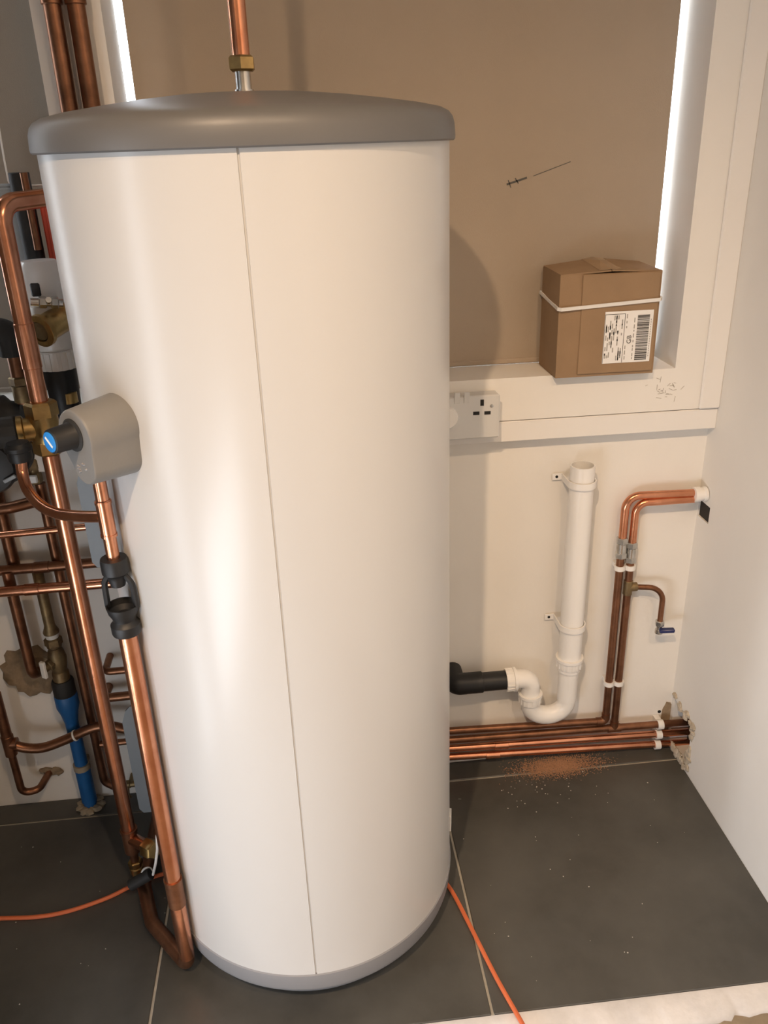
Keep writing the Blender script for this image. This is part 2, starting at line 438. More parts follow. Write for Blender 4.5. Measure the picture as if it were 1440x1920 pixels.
# pipe out of the lid
t = thing('outlet_pipe', 'bright copper pipe rising from the top of the cylinder lid', 'pipe', (CX, CY, 1.464))
mk('tail', MB().cyl((CX, CY, 1.4645), (CX, CY, 1.497), .0105, 20).ring((CX, CY, 1.4645), (0, 0, 1), .009, .013, 0, .003), chrome, t, label='nickel plated tail')
mk('nut', MB().hex((CX, CY, 1.489), (CX, CY, 1.508), .0185, a0=.5), brass, t, label='brass compression nut')
mk('pipe', MB().cyl((CX, CY, 1.507), (CX, CY, CEIL - .001), .0118, 24), copper, t)

# temperature relief cover on the cylinder's left flank
th = math.radians(-134.0)
nrm = Vector((math.cos(th), math.sin(th), 0)); tan = Vector((-math.sin(th), math.cos(th), 0)); up = Vector((0, 0, 1))
o = cylpt(-134.0, CR - .006, 1.073)
t = thing('relief_valve', 'grey pear-shaped relief valve cover with black knob on the cylinder flank', 'valve', cylpt(-134, CR, 1.0))
def pear(R1, R2, dz, dx, n=18):
    # big circle over a small one with a slightly waisted join
    pts = []
    for i in range(n + 1):
        a = math.radians(-22 + (202 + 22) * i / n)
        pts.append((R1 * math.cos(a), R1 * math.sin(a)))
    for i in range(n + 1):
        a = math.radians(188 + (352 - 188) * i / n)
        pts.append((dx + R2 * math.cos(a), -dz + R2 * math.sin(a)))
    return pts
def smooth_closed(pts, it=2):
    for _ in range(it):
        q = []
        for i in range(len(pts)):
            a, c = pts[i], pts[(i + 1) % len(pts)]
            q += [(.75 * a[0] + .25 * c[0], .75 * a[1] + .25 * c[1]), (.25 * a[0] + .75 * c[0], .25 * a[1] + .75 * c[1])]
        pts = q
    return pts
mk('cover', MB().prism(smooth_closed(pear(.0400, .0270, .0420, .009)), o, tan, up, nrm, .072, .003, .90), cover_m, t, label='grey plastic cover')
kp = o + nrm * .0720 + up * .001 - tan * .002
mk('collar', MB().lathe(kp - nrm * .002, nrm, [(.0215, 0), (.0215, .003), (.0185, .005)], 28), black_r, t)
kn = mk('knob', MB().lathe(kp, nrm, [(.0180, .002), (.0170, .004), (.0158, .028), (.0152, .031), (.013, .032)], 28), black_p, t, label='black knob')
mk('cap', MB().lathe(kp + nrm * .031, nrm, [(.0130, .0005), (.0130, .0018), (.0120, .0022)], 28), blue_cap, kn, label='blue knob cap')
mk('cap_mark', MB().obox(kp + nrm * .0334, (tan * .75 - up * .65), nrm, (tan * .65 + up * .75), .0085, .0004, .0014), paper, kn)
b = MB()
for q in range(9):
    b.blob(o + nrm * .0720 + up * (-.041 + random.uniform(-.009, .009)) + tan * (.007 + random.uniform(-.011, .011)), .0022, .0022, .0016, 7, 5)
mk('embossing', b, base_m, t)

# discharge pipe with tundish
BX, BY = -.2925, 1.088
def bz(px, py): return W(px, py, BY).z
t = thing('discharge_pipe', 'copper discharge pipe with black open tundish beside the cylinder', 'pipe', (BX, BY, 0))
zt, zb = bz(226, 1052), bz(246, 1178)
mk('upper_pipe', MB().cyl((BX, BY, zt), (BX, BY, 1.045), .0092, 20), copper, t)
tz = bz(207, 968)
mk('tee', MB().cyl((BX, BY, tz - .030), (BX, BY, tz + .026), .0108, 20, .001).ring((BX, BY, tz + .020), (0, 0, 1), .0092, .0116, 0, .004).ring((BX, BY, tz - .030), (0, 0, 1), .0092, .0116, 0, .004), copper, t, label='copper tee fitting')
P0, P1, P3 = Vector((BX, BY, tz)), W(150, 968, 1.13), W(39, 862, 1.25)
mk('branch_pipe', MB().tube(smooth_path([P0 + (P1 - P0).normalized() * .008, P1, W(108, 963, 1.165), W(76, 947, 1.195), W(52, 918, 1.225), W(42, 888, 1.245), P3], 6), .0085, 18), copper, t, label='copper branch pipe curving up to the pressure valve')
hub_ = (MB().lathe((BX, BY, 0), (0, 0, 1), [(.0095, zt + .006), (.0185, zt + .006), (.0195, zt + .002), (.0195, zt - .016), (.0165, zt - .018), (.0135, zt - .022), (.0125, zt - .028), (.0105, zt - .038), (.007, zt - .038)], 28))
tu = mk('tundish', MB()
        .lathe((BX, BY, 0), (0, 0, 1), [(.012, zb - .006), (.0205, zb - .006), (.0215, zb - .003), (.0215, zb + .010), (.0185, zb + .013), (.0165, zb + .017), (.0175, zb + .022), (.0215, zb + .030), (.0235, zb + .041), (.0215, zb + .041), (.0195, zb + .032), (.012, zb + .026)], 28), black_p, t, label='black plastic tundish with open sides')
mk('inlet_nozzle', hub_, black_p, tu)
for sgn in (-1, 1):
    e = Vector((math.cos(math.radians(-12)), math.sin(math.radians(-12)), 0))
    q = Vector((BX, BY, 0)) + e * (sgn * .0220)
    mk('arm', MB().tube([Vector((BX, BY, zt - .020)) + e * sgn * .011, Vector((BX, BY, zt - .034)) + e * sgn * .0210, q + Vector((0, 0, (zb + .038)))], .0045, 10, .02), black_p, tu)
mk('lower_pipe', MB().cyl((BX, BY, .055), (BX, BY, zb), .0138, 24), copper, t)
sz = bz(327, 1648); 
mk('sleeve', MB().cyl((BX, BY, sz - .06), (BX, BY, sz), .0152, 24, .001).ring((BX, BY, sz - .003), (0, 0, 1), .0138, .0160, 0, .005), copper_d, t, label='soldered sleeve')
E0 = Vector((BX, BY, .06)); 
F2, F3, F4 = G(285, 1730, .025), G(270, 1660, .025), Vector((-.405, 1.45, .025))
mk('foot_pipe', MB().tube([Vector((BX, BY, .062)), Vector((BX - .004, BY + .006, .025)), F2, F3, F4, Vector((-.405, 1.585, .025))], .0138, 18, .03), copper_d, t, label='dull copper return along the floor')

# ------------------------------------------------------------------ cold main riser with pressure valve (left of the cylinder)
AX, AY = -.4235, 1.32
def az(px, py): return W(px, py, AY).z
t = thing('cold_feed_pipe', 'thick bright copper riser with brass valve body at the left', 'pipe', (AX, AY, 0))
zv0, zv1 = az(93, 850), az(70, 752)
ztop = az(4, 382); zlow = az(240, 1556)
mk('riser', MB().tube([(AX, AY, zv1 - .01), (AX, AY, ztop), (-.335, 1.475, ztop + .004), (-.30, 1.56, ztop + .004)], .0138, 22, .03), copper, t)
mk('socket_sleeve', MB().cyl((AX, AY, az(60, 690)), (AX, AY, az(50, 605)), .0150, 22, .001), copper, t)
mk('lower_riser', MB().cyl((AX, AY, zlow), (AX, AY, zv0 + .01), .0138, 22), copper, t)
zc = (zv0 + zv1) / 2
vb = mk('valve_body', MB().lathe((AX, AY, 0), (0, 0, 1), [(.016, zv0 + .018), (.019, zv0 + .022), (.0225, zc - .022), (.0235, zc), (.0225, zc + .022), (.018, zv1 - .028), (.0165, zv1 - .022)], 24)
     .lathe((AX, AY, zc), (-1, -.25, 0), [(.019, .0), (.019, .030), (.023, .032), (.023, .040), (.018, .041)], 24), brass, t, label='brass valve body')
mk('nut', MB().hex((AX, AY, zv1 - .028), (AX, AY, zv1), .0255), brass, t, label='upper brass nut')
mk('nut', MB().hex((AX, AY, zv0), (AX, AY, zv0 + .026), .0245), brass, t, label='lower brass nut')
d = Vector((-1, -.25, 0)).normalized(); q = Vector((AX, AY, zc))
cap = mk('valve_cap', MB().lathe(q + d * .040, d, [(.020, 0), (.0245, .003), (.0245, .030), (.022, .034), (.022, .060), (.018, .066)], 10), black_r, t, label='black ribbed valve cap')
q2 = P3
mk('outlet_collar', MB().lathe(q2 + Vector((0, 0, -.002)), (0, 0, 1), [(.010, 0), (.0165, .001), (.018, .006), (.018, .016), (.0205, .018), (.0205, .024), (.016, .030)], 20), black_p, cap, label='black outlet collar')
# lower end: tee, branch to the cylinder, drain cock
zt2 = az(250, 1570)
mk('lower_tee', MB().cyl((AX, AY, zt2 - .035), (AX, AY, zt2 + .025), .0158, 22, .001).ring((AX, AY, zt2 + .018), (0, 0, 1), .0138, .0172, 0, .006), copper_d, t, label='lower copper tee')
inl = Vector((-.332, 1.235, zt2 + .02)); st = Vector((AX, AY, zt2)); dd = (inl - st).normalized()
mk('inlet_branch', MB().cyl(st + dd * .010, st + dd * .060, .0125, 20), copper, t)
mk('inlet_nut', MB().hex(st + dd * .052, st + dd * .082, .0195), brass, t, label='brass inlet nut')
mk('drain_tail', MB().cyl((AX, AY, zt2 - .085), (AX, AY, zt2 - .033), .0085, 18), copper_d, t)
zd = max(zt2 - .085, .045)
dc = mk('drain_cock', MB().lathe((AX, AY, zd - .03), (0, 0, 1), [(.008, 0), (.011, .002), (.011, .014), (.0135, .016), (.0135, .030), (.0115, .032), (.0115, .040)], 16)
        .hex((AX, AY, zd + .004), (AX, AY, zd + .018), .0145).cyl((AX, AY, zd - .012), (AX + .030, AY - .012, zd - .012), .008), brass, t, label='small brass drain cock')
c = MB().ring((AX - .004, AY - .014, zd - .03), Vector((.25, -.75, .6)), .0085, .0115, 0, .003)
mk('washer', c, paper, dc)
# blue ring around the cold inlet on the cylinder jacket
cp = Vector((-.293, 1.134, .314)); cn = (cp - Vector((CX, CY, cp.z))).normalized(); ct = Vector((-cn.y, cn.x, 0))
pts = [(.010 * math.cos(2 * math.pi * i / 24), .022 * math.sin(2 * math.pi * i / 24)) for i in range(24)]
mk('inlet_marker', MB().prism(pts, cp - cn * .001, ct, up, cn, .003, .001), blue_d, cyl, label='dark blue inlet marker')

# black lever and white cord hanging at the drain
t = thing('drain_lever', 'short black sleeve with a white ring by the drain cock on the floor', 'lever', (AX + .02, AY - .03, 0.0))
l0, l1 = W(245, 1660, 1.275), W(283, 1638, 1.275)
l0.z = max(l0.z, .0125); l1.z = max(l1.z, .0125)
mk('sleeve', MB().cyl(l0, l1, .0118, 18, .001), black_r, t)
c0 = W(276, 1637, 1.28)
b = MB(); ax, u, v = basis(Vector((.3, -.8, .5)))
pr = [c0 + (u * math.cos(a) + v * math.sin(a)) * .0105 for a in [2 * math.pi * i / 20 for i in range(21)]]
b.tube(pr, .0021, 8); mk('ring', b, cord_m, t)
b = MB().tube([W(294, 1566, 1.24), W(295, 1592, 1.24), W(292, 1618, 1.25), W(287, 1640, 1.27)], .0026, 8, .05)
mk('white_cord', b, cord_m, label='white cord hanging beside the lower discharge pipe', cat='cord')

# orange cable across the floor
zc_ = .0045
pts = [(-.84, 1.275), *[(G(*p, zc_).x, G(*p, zc_).y) for p in [(0, 1722), (70, 1719), (130, 1708), (200, 1684), (245, 1662)]], (-.40, 1.325), *[(CX + .2545 * math.cos(math.radians(a)), CY + .2545 * math.sin(math.radians(a))) for a in (160, 145, 130, 115, 100, 85, 70, 55, 40, 25, 10, -2)]]
pts += [(G(*p, zc_).x, G(*p, zc_).y) for p in [(848, 1672), (880, 1733), (930, 1832), (980, 1919), (1010, 1975)]]
path = [Vector((x, y, zc_ if y > .955 else zc_ - .002)) for x, y in pts] + [Vector((.42, .6, -.008)), Vector((.5, .2, -.008))]
mk('extension_cable', MB().tube(smooth_path(path), .0042, 10), cable_m, label='thin orange cable lying across the tiled floor', cat='cable')

# ------------------------------------------------------------------ right: stand pipe with trap
YS = 1.545
SX = W(1084, 1000, YS).x
t = thing('waste_trap', 'white plastic stand pipe with U-bend trap on the lower wall', 'waste pipe', (SX, YS, .12))
def sz_(px, py): return W(px, py, YS).z
ztop = sz_(1092, 872)
RS = .0255
mk('stand_pipe', MB().lathe((SX, YS, 0), (0, 0, 1), [(RS, sz_(1066, 1255)), (RS, ztop), (RS - .003, ztop), (RS - .003, ztop - .35)], 32, caps=False), white_p, t)
zn = sz_(1065, 1240)
def ribnut(o, ax, r, h, n=16):
    bb = MB(); ax, u, v = basis(ax); o = Vector(o)
    bb.lathe(o, ax, [(r * .80, 0), (r * .93, 0), (r * .95, h * .1), (r * .95, h * .72), (r * 1.06, h * .74), (r * 1.06, h), (r * .80, h)], 32)
    for i in range(n):
        a = 2 * math.pi * i / n; d = u * math.cos(a) + v * math.sin(a)
        bb.obox(o + d * (r * .955) + ax * (h * .38), d, ax, d.cross(ax), r * .045, h * .34, r * .05)
    return bb
mk('nut', ribnut((SX, YS, zn - .012), (0, 0, 1), .0295, .026), white_p, t)
mk('lower_leg', MB().cyl((SX, YS, sz_(1062, 1310)), (SX, YS, zn - .005), .0225, 28), white_p, t)
TX = W(994, 1300, YS).x
zbend = sz_(1062, 1312); r_u = (SX - TX) / 2
pts = [Vector((SX, YS, zbend + .004))]
for i in range(13):
    a = math.pi * i / 12
    pts.append(Vector(((SX + TX) / 2 + r_u * math.cos(a), YS, zbend - r_u * .86 * math.sin(a))))
pts.append(Vector((TX, YS, zbend + .01)))
mk('u_bend', MB().tube(pts, .0215, 24), white_p, t)
zn2 = zbend + .004
mk('nut', ribnut((TX, YS, zn2), (0, 0, 1), .0265, .026), white_p, t)
zo = sz_(968, 1273)
xo = W(958, 1274, YS).x
mk('outlet_elbow', MB().tube([(TX, YS, zn2 + .02), (TX, YS, zo), (xo, YS, zo)], .0215, 24, .028), white_p, t)
mk('nut', ribnut((xo - .013, YS, zo), (1, 0, 0), .0265, .024), white_p, t)
t = thing('black_waste_pipe', 'black plastic waste pipe with elbow joining the white trap', 'waste pipe', (xo - .07, YS, zo - .025))
xe = W(862, 1280, YS).x
mk('pipe', MB().cyl((xo - .012, YS, zo), (xe + .01, YS, zo), .0218, 24), black_p, t)
mk('socket', MB().cyl((xe + .012, YS, zo), (xe + .052, YS, zo), .0245, 24, .001), black_p, t)
mk('elbow', MB().tube([(xe + .014, YS, zo), (xe - .010, YS, zo), (xe - .012, YW, zo + .006)], .0248, 24, .022), black_p, t)

def saddle_clip(px, py, Y, r, lab, hole2=False):
    c = W(px, py, Y)
    t = thing('pipe_clip', lab, 'clip', (SX, YW, c.z), 'saddle clips on the stand pipe')
    b = MB(); n = 14; w = .007
    vs = []
    prof = [(-r - .020, YW), (-r - .006, YW), ]
    ang = [math.pi + (math.pi) * i / n for i in range(n + 1)]
    path = [(-r - .022, YW - .003), (-r - .003, YW - .003)] + [(r * 1.06 * math.cos(a), Y - SX * 0 + r * 1.06 * math.sin(a)) for a in ang] + [(r + .003, YW - .003), (r + .012, YW - .003)]
    for (x, y) in path:
        vs += [(SX + x, y, c.z - w), (SX + x, y, c.z + w)]
    for k, (x, y) in enumerate(path):
        dx = -.0022 * x / max(abs(x), r) ; 
    vs2 = []
    for (x, y) in path:
        k = 1 + .003 / max(.001, math.hypot(x, y - Y))
        vs2 += [(SX + x * k, Y + (y - Y) * k if y < YW - .004 else y - .003, c.z - w), (SX + x * k, Y + (y - Y) * k if y < YW - .004 else y - .003, c.z + w)]
    L = len(path); fs = []
    for i in range(L - 1):
        a = i * 2; o2 = 2 * L
        fs += [(a, a + 1, a + 3, a + 2), (o2 + a, o2 + a + 2, o2 + a + 3, o2 + a + 1), (a + 1, o2 + a + 1, o2 + a + 3, a + 3), (a, a + 2, o2 + a + 2, o2 + a)]
    fs += [(0, 2 * L, 2 * L + 1, 1), (2 * L - 2, 2 * L - 1, 4 * L - 1, 4 * L - 2)]
    b.add(vs + vs2, fs)
    mk('strap', b, white_p, t)
    mk('screw', MB().lathe((SX - r - .015, YW - .006, c.z), (0, -1, 0), [(.0032, 0), (.003, .001), (.001, .0014)], 12), slot_m, t)
    if hole2: mk('screw', MB().lathe((SX + r + .009, YW - .006, c.z), (0, -1, 0), [(.0028, 0), (.0026, .001), (.001, .0014)], 12), slot_m, t)
saddle_clip(1090, 905, YS, RS, 'white saddle clip near the open top of the stand pipe')
saddle_clip(1070, 1172, YS, RS, 'white saddle clip low on the stand pipe above the nut', True)

# ------------------------------------------------------------------ right: copper pipes
YP = 1.566; RP = .0086
V1x = W(1150, 1190, YP).x; V2x = W(1168, 1190, YP).x
z1l, z1r = W(845, 1370, YP).z, W(1130, 1352, YP).z
def slope(zl, zr, xl, xr): return lambda x: zl + (zr - zl) * (x - xl) / (xr - xl)
def pxslope(a, b_, dz=0):
    p, q = W(*a, YP), W(*b_, YP); return slope(p.z + dz, q.z + dz, p.x, q.x)
f1 = pxslope((845, 1370), (1130, 1352)); f2 = pxslope((845, 1387), (1235, 1358)); f3 = pxslope((845, 1404), (1235, 1377)); f4 = pxslope((845, 1420), (1235, 1396))
XS = -.25
ztb = W(1180, 933, YP).z
zc1 = W(1160, 1028, YP).z; zc2 = W(1184, 1034, YP).z
t = thing('copper_pipe', 'copper pipe running low along the wall then up to the top right bend, leftmost upright', 'pipe', (V1x, YP, f1(V1x)), 'copper pipes on the right wall run')
mk('lower_pipe', MB().tube([(XS, YP, f1(XS)), (V1x, YP, f1(V1x)), (V1x, YP, zc1)], RP, 16, .016), copper_d, t)
mk('elbow', MB().tube([(V1x - .022, YP, f1(V1x - .022)), (V1x, YP, f1(V1x)), (V1x, YP, f1(V1x) + .022)], RP + .0014, 16, .014), copper_d, t)
mk('coupling', MB().hex((V1x, YP, zc1 - .024), (V1x, YP, zc1 - .009), .0130).cyl((V1x, YP, zc1 - .010), (V1x, YP, zc1 + .012), .0115).hex((V1x, YP, zc1 + .011), (V1x, YP, zc1 + .026), .0130), chrome, t, label='plated compression coupling')
xe_ = W(1297, 932, YP).x
mk('upper_pipe', MB().tube([(V1x, YP, zc1 + .02), (V1x, YP, ztb + .004), (xe_, YP - .004, ztb + .002), (XR + .05, YP - .004, ztb + .002)], RP, 16, .030), copper, t)
mk('end_collar', MB().lathe((xe_, YP - .004, ztb - .002), (1, 0, 0), [(.009, 0), (.0165, .001), (.0165, .014), (.0145, .015), (.0145, .022), (.0165, .023), (.0165, XR - xe_ - .002)], 18), white_p, t, label='white plastic sleeve at the wall')
t = thing('copper_pipe', 'copper pipe with a side branch, second upright beside the white stand pipe', 'pipe', (V2x, YP, f2(V2x)), 'copper pipes on the right wall run')
YP2 = YP - .001
mk('wall_run', MB().tube([(XS, YP2, f2(XS)), (XR + .05, YP2, f2(XR))], RP, 16), copper_d, t)
mk('upright', MB().cyl((V2x, YP2, f2(V2x)), (V2x, YP2, zc2), RP, 16), copper_d, t)
mk('lower_tee', MB().cyl((V2x - .016, YP2, f2(V2x)), (V2x + .016, YP2, f2(V2x)), RP + .0014).cyl((V2x, YP2, f2(V2x)), (V2x, YP2, f2(V2x) + .02), RP + .0014), copper_d, t)
mk('coupling', MB().hex((V2x, YP2, zc2 - .026), (V2x, YP2, zc2 - .011), .0125).cyl((V2x, YP2, zc2 - .012), (V2x, YP2, zc2 + .010), .0110).hex((V2x, YP2, zc2 + .009), (V2x, YP2, zc2 + .024), .0125), chrome, t, label='plated compression coupling')
yq = YP2 - .010
mk('upper_pipe', MB().tube([(V2x, YP2, zc2 + .015), (V2x, YP2, ztb - .013), (V2x + .05, yq + .006, ztb - .0115), (xe_ + .004, YP2 - .004, ztb - .0115)], RP, 16, .030), copper, t)
zbr = W(1190, 1100, YP2).z
mk('branch_tee', MB().cyl((V2x, YP2, zbr - .018), (V2x, YP2, zbr + .018), RP + .0016, 16, .0008).cyl((V2x, YP2, zbr), (V2x + .020, YP2, zbr), RP + .0016), brass_d, t)
xt = W(1238, 1160, YP2 - .012).x; ztap = W(1238, 1163, YP2 - .012).z
mk('branch', MB().tube([(V2x + .012, YP2, zbr), (xt, YP2 - .012, zbr - .002), (xt, YP2 - .012, ztap)], .0062, 14, .040), copper_d, t)
tap = mk('drain_tap', MB().hex((xt, YP2 - .012, ztap - .014), (xt, YP2 - .012, ztap), .0105).lathe((xt, YP2 - .012, ztap - .034), (0, 0, 1), [(.006, 0), (.009, .001), (.009, .010), (.0065, .012), (.0065, .022)], 16), chrome, t, label='plated drain tap')
mk('lever', MB().obox((xt + .014, YP2 - .022, ztap - .022), (1, -.12, .02), (.12, 1, 0), (0, 0, 1), .017, .0065, .0045, .002), blue_d, tap, label='dark blue tap lever')
YP3 = YP + .001
for fn, lab in ((f3, 'low horizontal copper pipe, third from the top of the wall run'), (f4, 'lowest horizontal copper pipe just above the floor')):
    t = thing('copper_pipe', lab, 'pipe', (.53, YP3, fn(.53)), 'copper pipes on the right wall run')
    mk('pipe', MB().tube([(XS, YP3, fn(XS)), (XR + .05, YP3, fn(XR))], RP, 16), copper, t)
    xs_ = .385 if fn is f3 else .365
    mk('joint_sleeve', MB().cyl((xs_, YP3, fn(xs_)), (xs_ + .034, YP3, fn(xs_ + .034)), RP + .0012, 16, .0006), copper, t)
# clips on the copper pipes
def pipe_clip(c, axis, lab, grp, r=RP, L=.011):
    t = thing('pipe_clip', lab, 'clip', (c.x, YW, c.z), grp)
    b = MB(); axis = Vector(axis)
    b.ring(c - axis * (L / 2), axis, r + .0004, r + .0034, 0, L, 18)
    mk('collar', b, clip_m, t)
    mk('post', MB().obox((c.x, (c.y + r + YW) / 2 + .001, c.z), axis, (0, 1, 0), axis.cross(Vector((0, 1, 0))), L / 2, max(.002, (YW - c.y - r - .003) / 2), r * .9), clip_m, t)
ze = W(1145, 1280, YP).z; ze2 = W(1160, 1064, YP).z
pipe_clip(Vector((V1x, YP, ze)), (0, 0, 1), 'lower white clip on the left upright copper pipe', 'white copper pipe clips')
pipe_clip(Vector((V2x, YP2, ze)), (0, 0, 1), 'lower white clip on the branched upright copper pipe', 'white copper pipe clips')
pipe_clip(Vector((V1x, YP, ze2)), (0, 0, 1), 'upper white clip on the left upright under its coupling', 'white copper pipe clips')
pipe_clip(Vector((V2x, YP2, ze2)), (0, 0, 1), 'upper white clip on the branched upright under its coupling', 'white copper pipe clips')
for fn, yy, lab in ((f2, YP2, 'top white clip of the three on the low pipes near the wall hole'), (f3, YP3, 'middle white clip of the three on the low pipes near the wall hole'), (f4, YP3, 'bottom white clip of the three on the low pipes near the wall hole')):
    pipe_clip(Vector((.795, yy, fn(.795))), (1, 0, 0), lab, 'white copper pipe clips', L=.014)

# broken plaster round the pipe holes
wb_ = bpy.data.objects['wall_back']
b = MB()
for i in range(34):
    a = random.random()
    if a < .4: p = Vector((XR - .001, H1[0] + random.uniform(-.010, .004), random.uniform(H1[2], H1[3])))
    elif a < .7: p = Vector((XR - .002, random.uniform(H1[0], H1[1]), H1[3] + random.uniform(-.004, .012)))
    else: p = Vector((XR - .001, random.uniform(H1[0], H1[1]), H1[2] + random.uniform(-.008, .008)))
    b.blob(p, .005, random.uniform(.006, .012), random.uniform(.006, .012), 8, 6, .3)
mk('broken_edge', b, plaster_w, wr, label='crumbled plaster edge round the pipe hole')
def ragged(x0, x1, z0, z1, Y, n=26, j=.004):
    cx, cz, a, c = (x0 + x1) / 2, (z0 + z1) / 2, (x1 - x0) / 2, (z1 - z0) / 2; pts = []
    for i in range(n):
        t_ = 2 * math.pi * i / n; e = .55
        x = cx + a * math.copysign(abs(math.cos(t_)) ** e, math.cos(t_)) + random.uniform(-j, j); z = cz + c * math.copysign(abs(math.sin(t_)) ** e, math.sin(t_)) + random.uniform(-j, j)
        pts.append((min(x, XR - .0005), z))
    return MB().prism(pts, (0, Y, 0), (1, 0, 0), (0, 0, 1), (0, -1, 0), .0012)
mk('broken_hole', ragged(.811, .834, .028, .122, YW, 22, .003), plaster, wb_, label='broken brown plaster round the low pipes')
p = W(1236, 1334, YW)
mk('drill_hole', MB().lathe(p + Vector((0, -.0012, 0)), (0, 1, 0), [(.0042, 0), (.0042, .0012)], 14), slot_m, wr)

# ------------------------------------------------------------------ double socket
t = thing('double_socket', 'white switched double wall socket half hidden by the cylinder', 'socket', (.2945, YU, .857))
sx0, sx1, sz0, sz1, sy = .2215, .3685, .857, .9445, 1.527
mk('back_box', MB().box(sx0 + .001, sx1 - .001, sy + .008, YU, sz0 + .001, sz1 - .001, .002), socket_m, t)
mk('faceplate', MB().box(sx0, sx1, sy, sy + .0085, sz0, sz1, .0025), socket_m, t)
zsw = W(868, 746, sy).z; 
for px in (857, 875):
    x = W(px, 746, sy).x
    mk('switch', MB().obox((x, sy - .0005, zsw), (1, 0, 0), (0, 1, .12), (0, -.12, 1), 0.0055, .0013, .0115, .0006), socket_m, t, label='white rocker switch')
for (px, py, w_, h_) in ((904, 755, .0035, .0062), (893, 775, .0062, .0034), (914, 774, .0062, .0034)):
    c = W(px, py, sy)
    mk('pin_slot', MB().box(c.x - w_, c.x + w_, sy - .0004, sy + .001, c.z - h_, c.z + h_), slot_m, t)
c = W(922, 761, sy)
mk('screw', MB().lathe((c.x, sy, c.z), (0, -1, 0), [(.0036, 0), (.0034, .001), (.001, .0014)], 14), steel, t)
c = W(838, 782, sy)
mk('plug', MB().lathe((c.x, sy, c.z), (0, -1, 0), [(.021, 0), (.021, .008), (.019, .011)], 28), white_p, label='round white blanking plug in the socket beside the cylinder', cat='plug')

# ------------------------------------------------------------------ cardboard box on the sill
bx0, bx1, by0, by1, bz0, bz1 = .479, .674, 1.538, 1.655, SILL + .0005, 1.161
t = thing('cardboard_box', 'brown cardboard parcel tied with white cord on the window sill', 'box', ((bx0 + bx1) / 2, (by0 + by1) / 2, bz0))
b = MB(); vs = []; fs = []
# slightly bulged carton: 4x4 grid rings
nn = 6; rings = 5
per = []
def carton_ring(z, k):
    out = []; bul = .004 * math.sin(math.pi * k)
    cs = [(bx0, by0), (bx1, by0), (bx1, by1), (bx0, by1)]
    for i in range(4):
        (xa, ya), (xb, yb) = cs[i], cs[(i + 1) % 4]
        for j in range(nn):
            s = j / nn; m_ = bul * math.sin(math.pi * s)
            nx_, ny_ = (yb - ya), -(xb - xa); l = math.hypot(nx_, ny_)
            out.append((xa + (xb - xa) * s + nx_ / l * m_, ya + (yb - ya) * s + ny_ / l * m_, z))
    return out
for k in range(rings): vs += carton_ring(bz0 + (bz1 - bz0) * k / (rings - 1), k / (rings - 1))
M4 = 4 * nn
for k in range(rings - 1):
    for i in range(M4): j = (i + 1) % M4; fs.append((k * M4 + i, k * M4 + j, (k + 1) * M4 + j, (k + 1) * M4 + i))
fs.append(list(range(M4))[::-1])
b.add(vs, fs)
mk('carton', b, card, t, smooth=25)
# two top flaps meeting in the middle, slightly lifted
xm = (bx0 + bx1) / 2
for (xa, xb, dz) in ((bx0 + .0005, xm - .0008, .010), (bx1 - .0005, xm + .0008, .0115)):
    b = MB(); th_ = .0028
    b.add([(xa, by0 + .001, bz1 - .002), (xb, by0 + .001, bz1 + dz * .25), (xb, by1 - .001, bz1 + dz), (xa, by1 - .001, bz1),
           (xa, by0 + .001, bz1 - .002 + th_), (xb, by0 + .001, bz1 + dz * .25 + th_), (xb, by1 - .001, bz1 + dz + th_), (xa, by1 - .001, bz1 + th_)],
          [(0, 3, 2, 1), (4, 5, 6, 7), (0, 1, 5, 4), (1, 2, 6, 5), (2, 3, 7, 6), (3, 0, 4, 7)])
    mk('flap', b, card, t, smooth=0)
zt0, zt1, dr = bz1 + .0031 + .0029, bz1 + .0119 + .0029, .0028
b = MB().add([(xm - .022, by0 + .002, zt0 - dr * .4), (xm, by0 + .002, zt0 + .0006), (xm + .022, by0 + .002, zt0 - dr * .4), (xm - .022, by1 - .002, zt1 - dr), (xm, by1 - .002, zt1 + .0006), (xm + .022, by1 - .002, zt1 - dr),
              (xm - .004, (by0 + by1) / 2, (zt0 + zt1) / 2 + .006), (xm + .012, (by0 + by1) / 2 + .01, (zt0 + zt1) / 2 + .004)], [(0, 1, 6), (0, 6, 3), (3, 6, 4), (1, 7, 6), (6, 7, 4), (1, 2, 7), (2, 5, 7), (7, 5, 4)])
mk('tape', b, card_tape, t, label='crumpled brown parcel tape', smooth=0)
yf = by0 - .0042
sm = W(1093, 600, by0).x
mk('overlap_panel', MB().box(.521, bx1 - .004, by0 - .0042, by0 + .0005, bz0 + .006, bz1 - .001, .001), card, t, label='overlapping cardboard side panel', smooth=0)
# cord round the box
zl_, zr_ = 1.1, 1.109
loop = [(bx0 - .003, by1 + .002, 1.112), (bx0 - .0025, by0 - .002, zl_), (bx0 + .003, by0 - .0062, zl_ - .0006), (bx1 - .002, by0 - .0065, zr_), (bx1 + .003, by0, zr_ + .001), (bx1 + .003, by1 + .002, 1.112), (bx0 - .003, by1 + .002, 1.112)]
b = MB(); 
for i in range(len(loop) - 1):
    a, c = Vector(loop[i]), Vector(loop[i + 1]); d = (c - a)
    nn_ = Vector((d.y, -d.x, 0)).normalized()
    b.obox((a + c) / 2, d, nn_, d.cross(nn_), d.length / 2 + .0006, .0012, .0032)
mk('strap', b, cord_m, t, label='flat white tie strap')
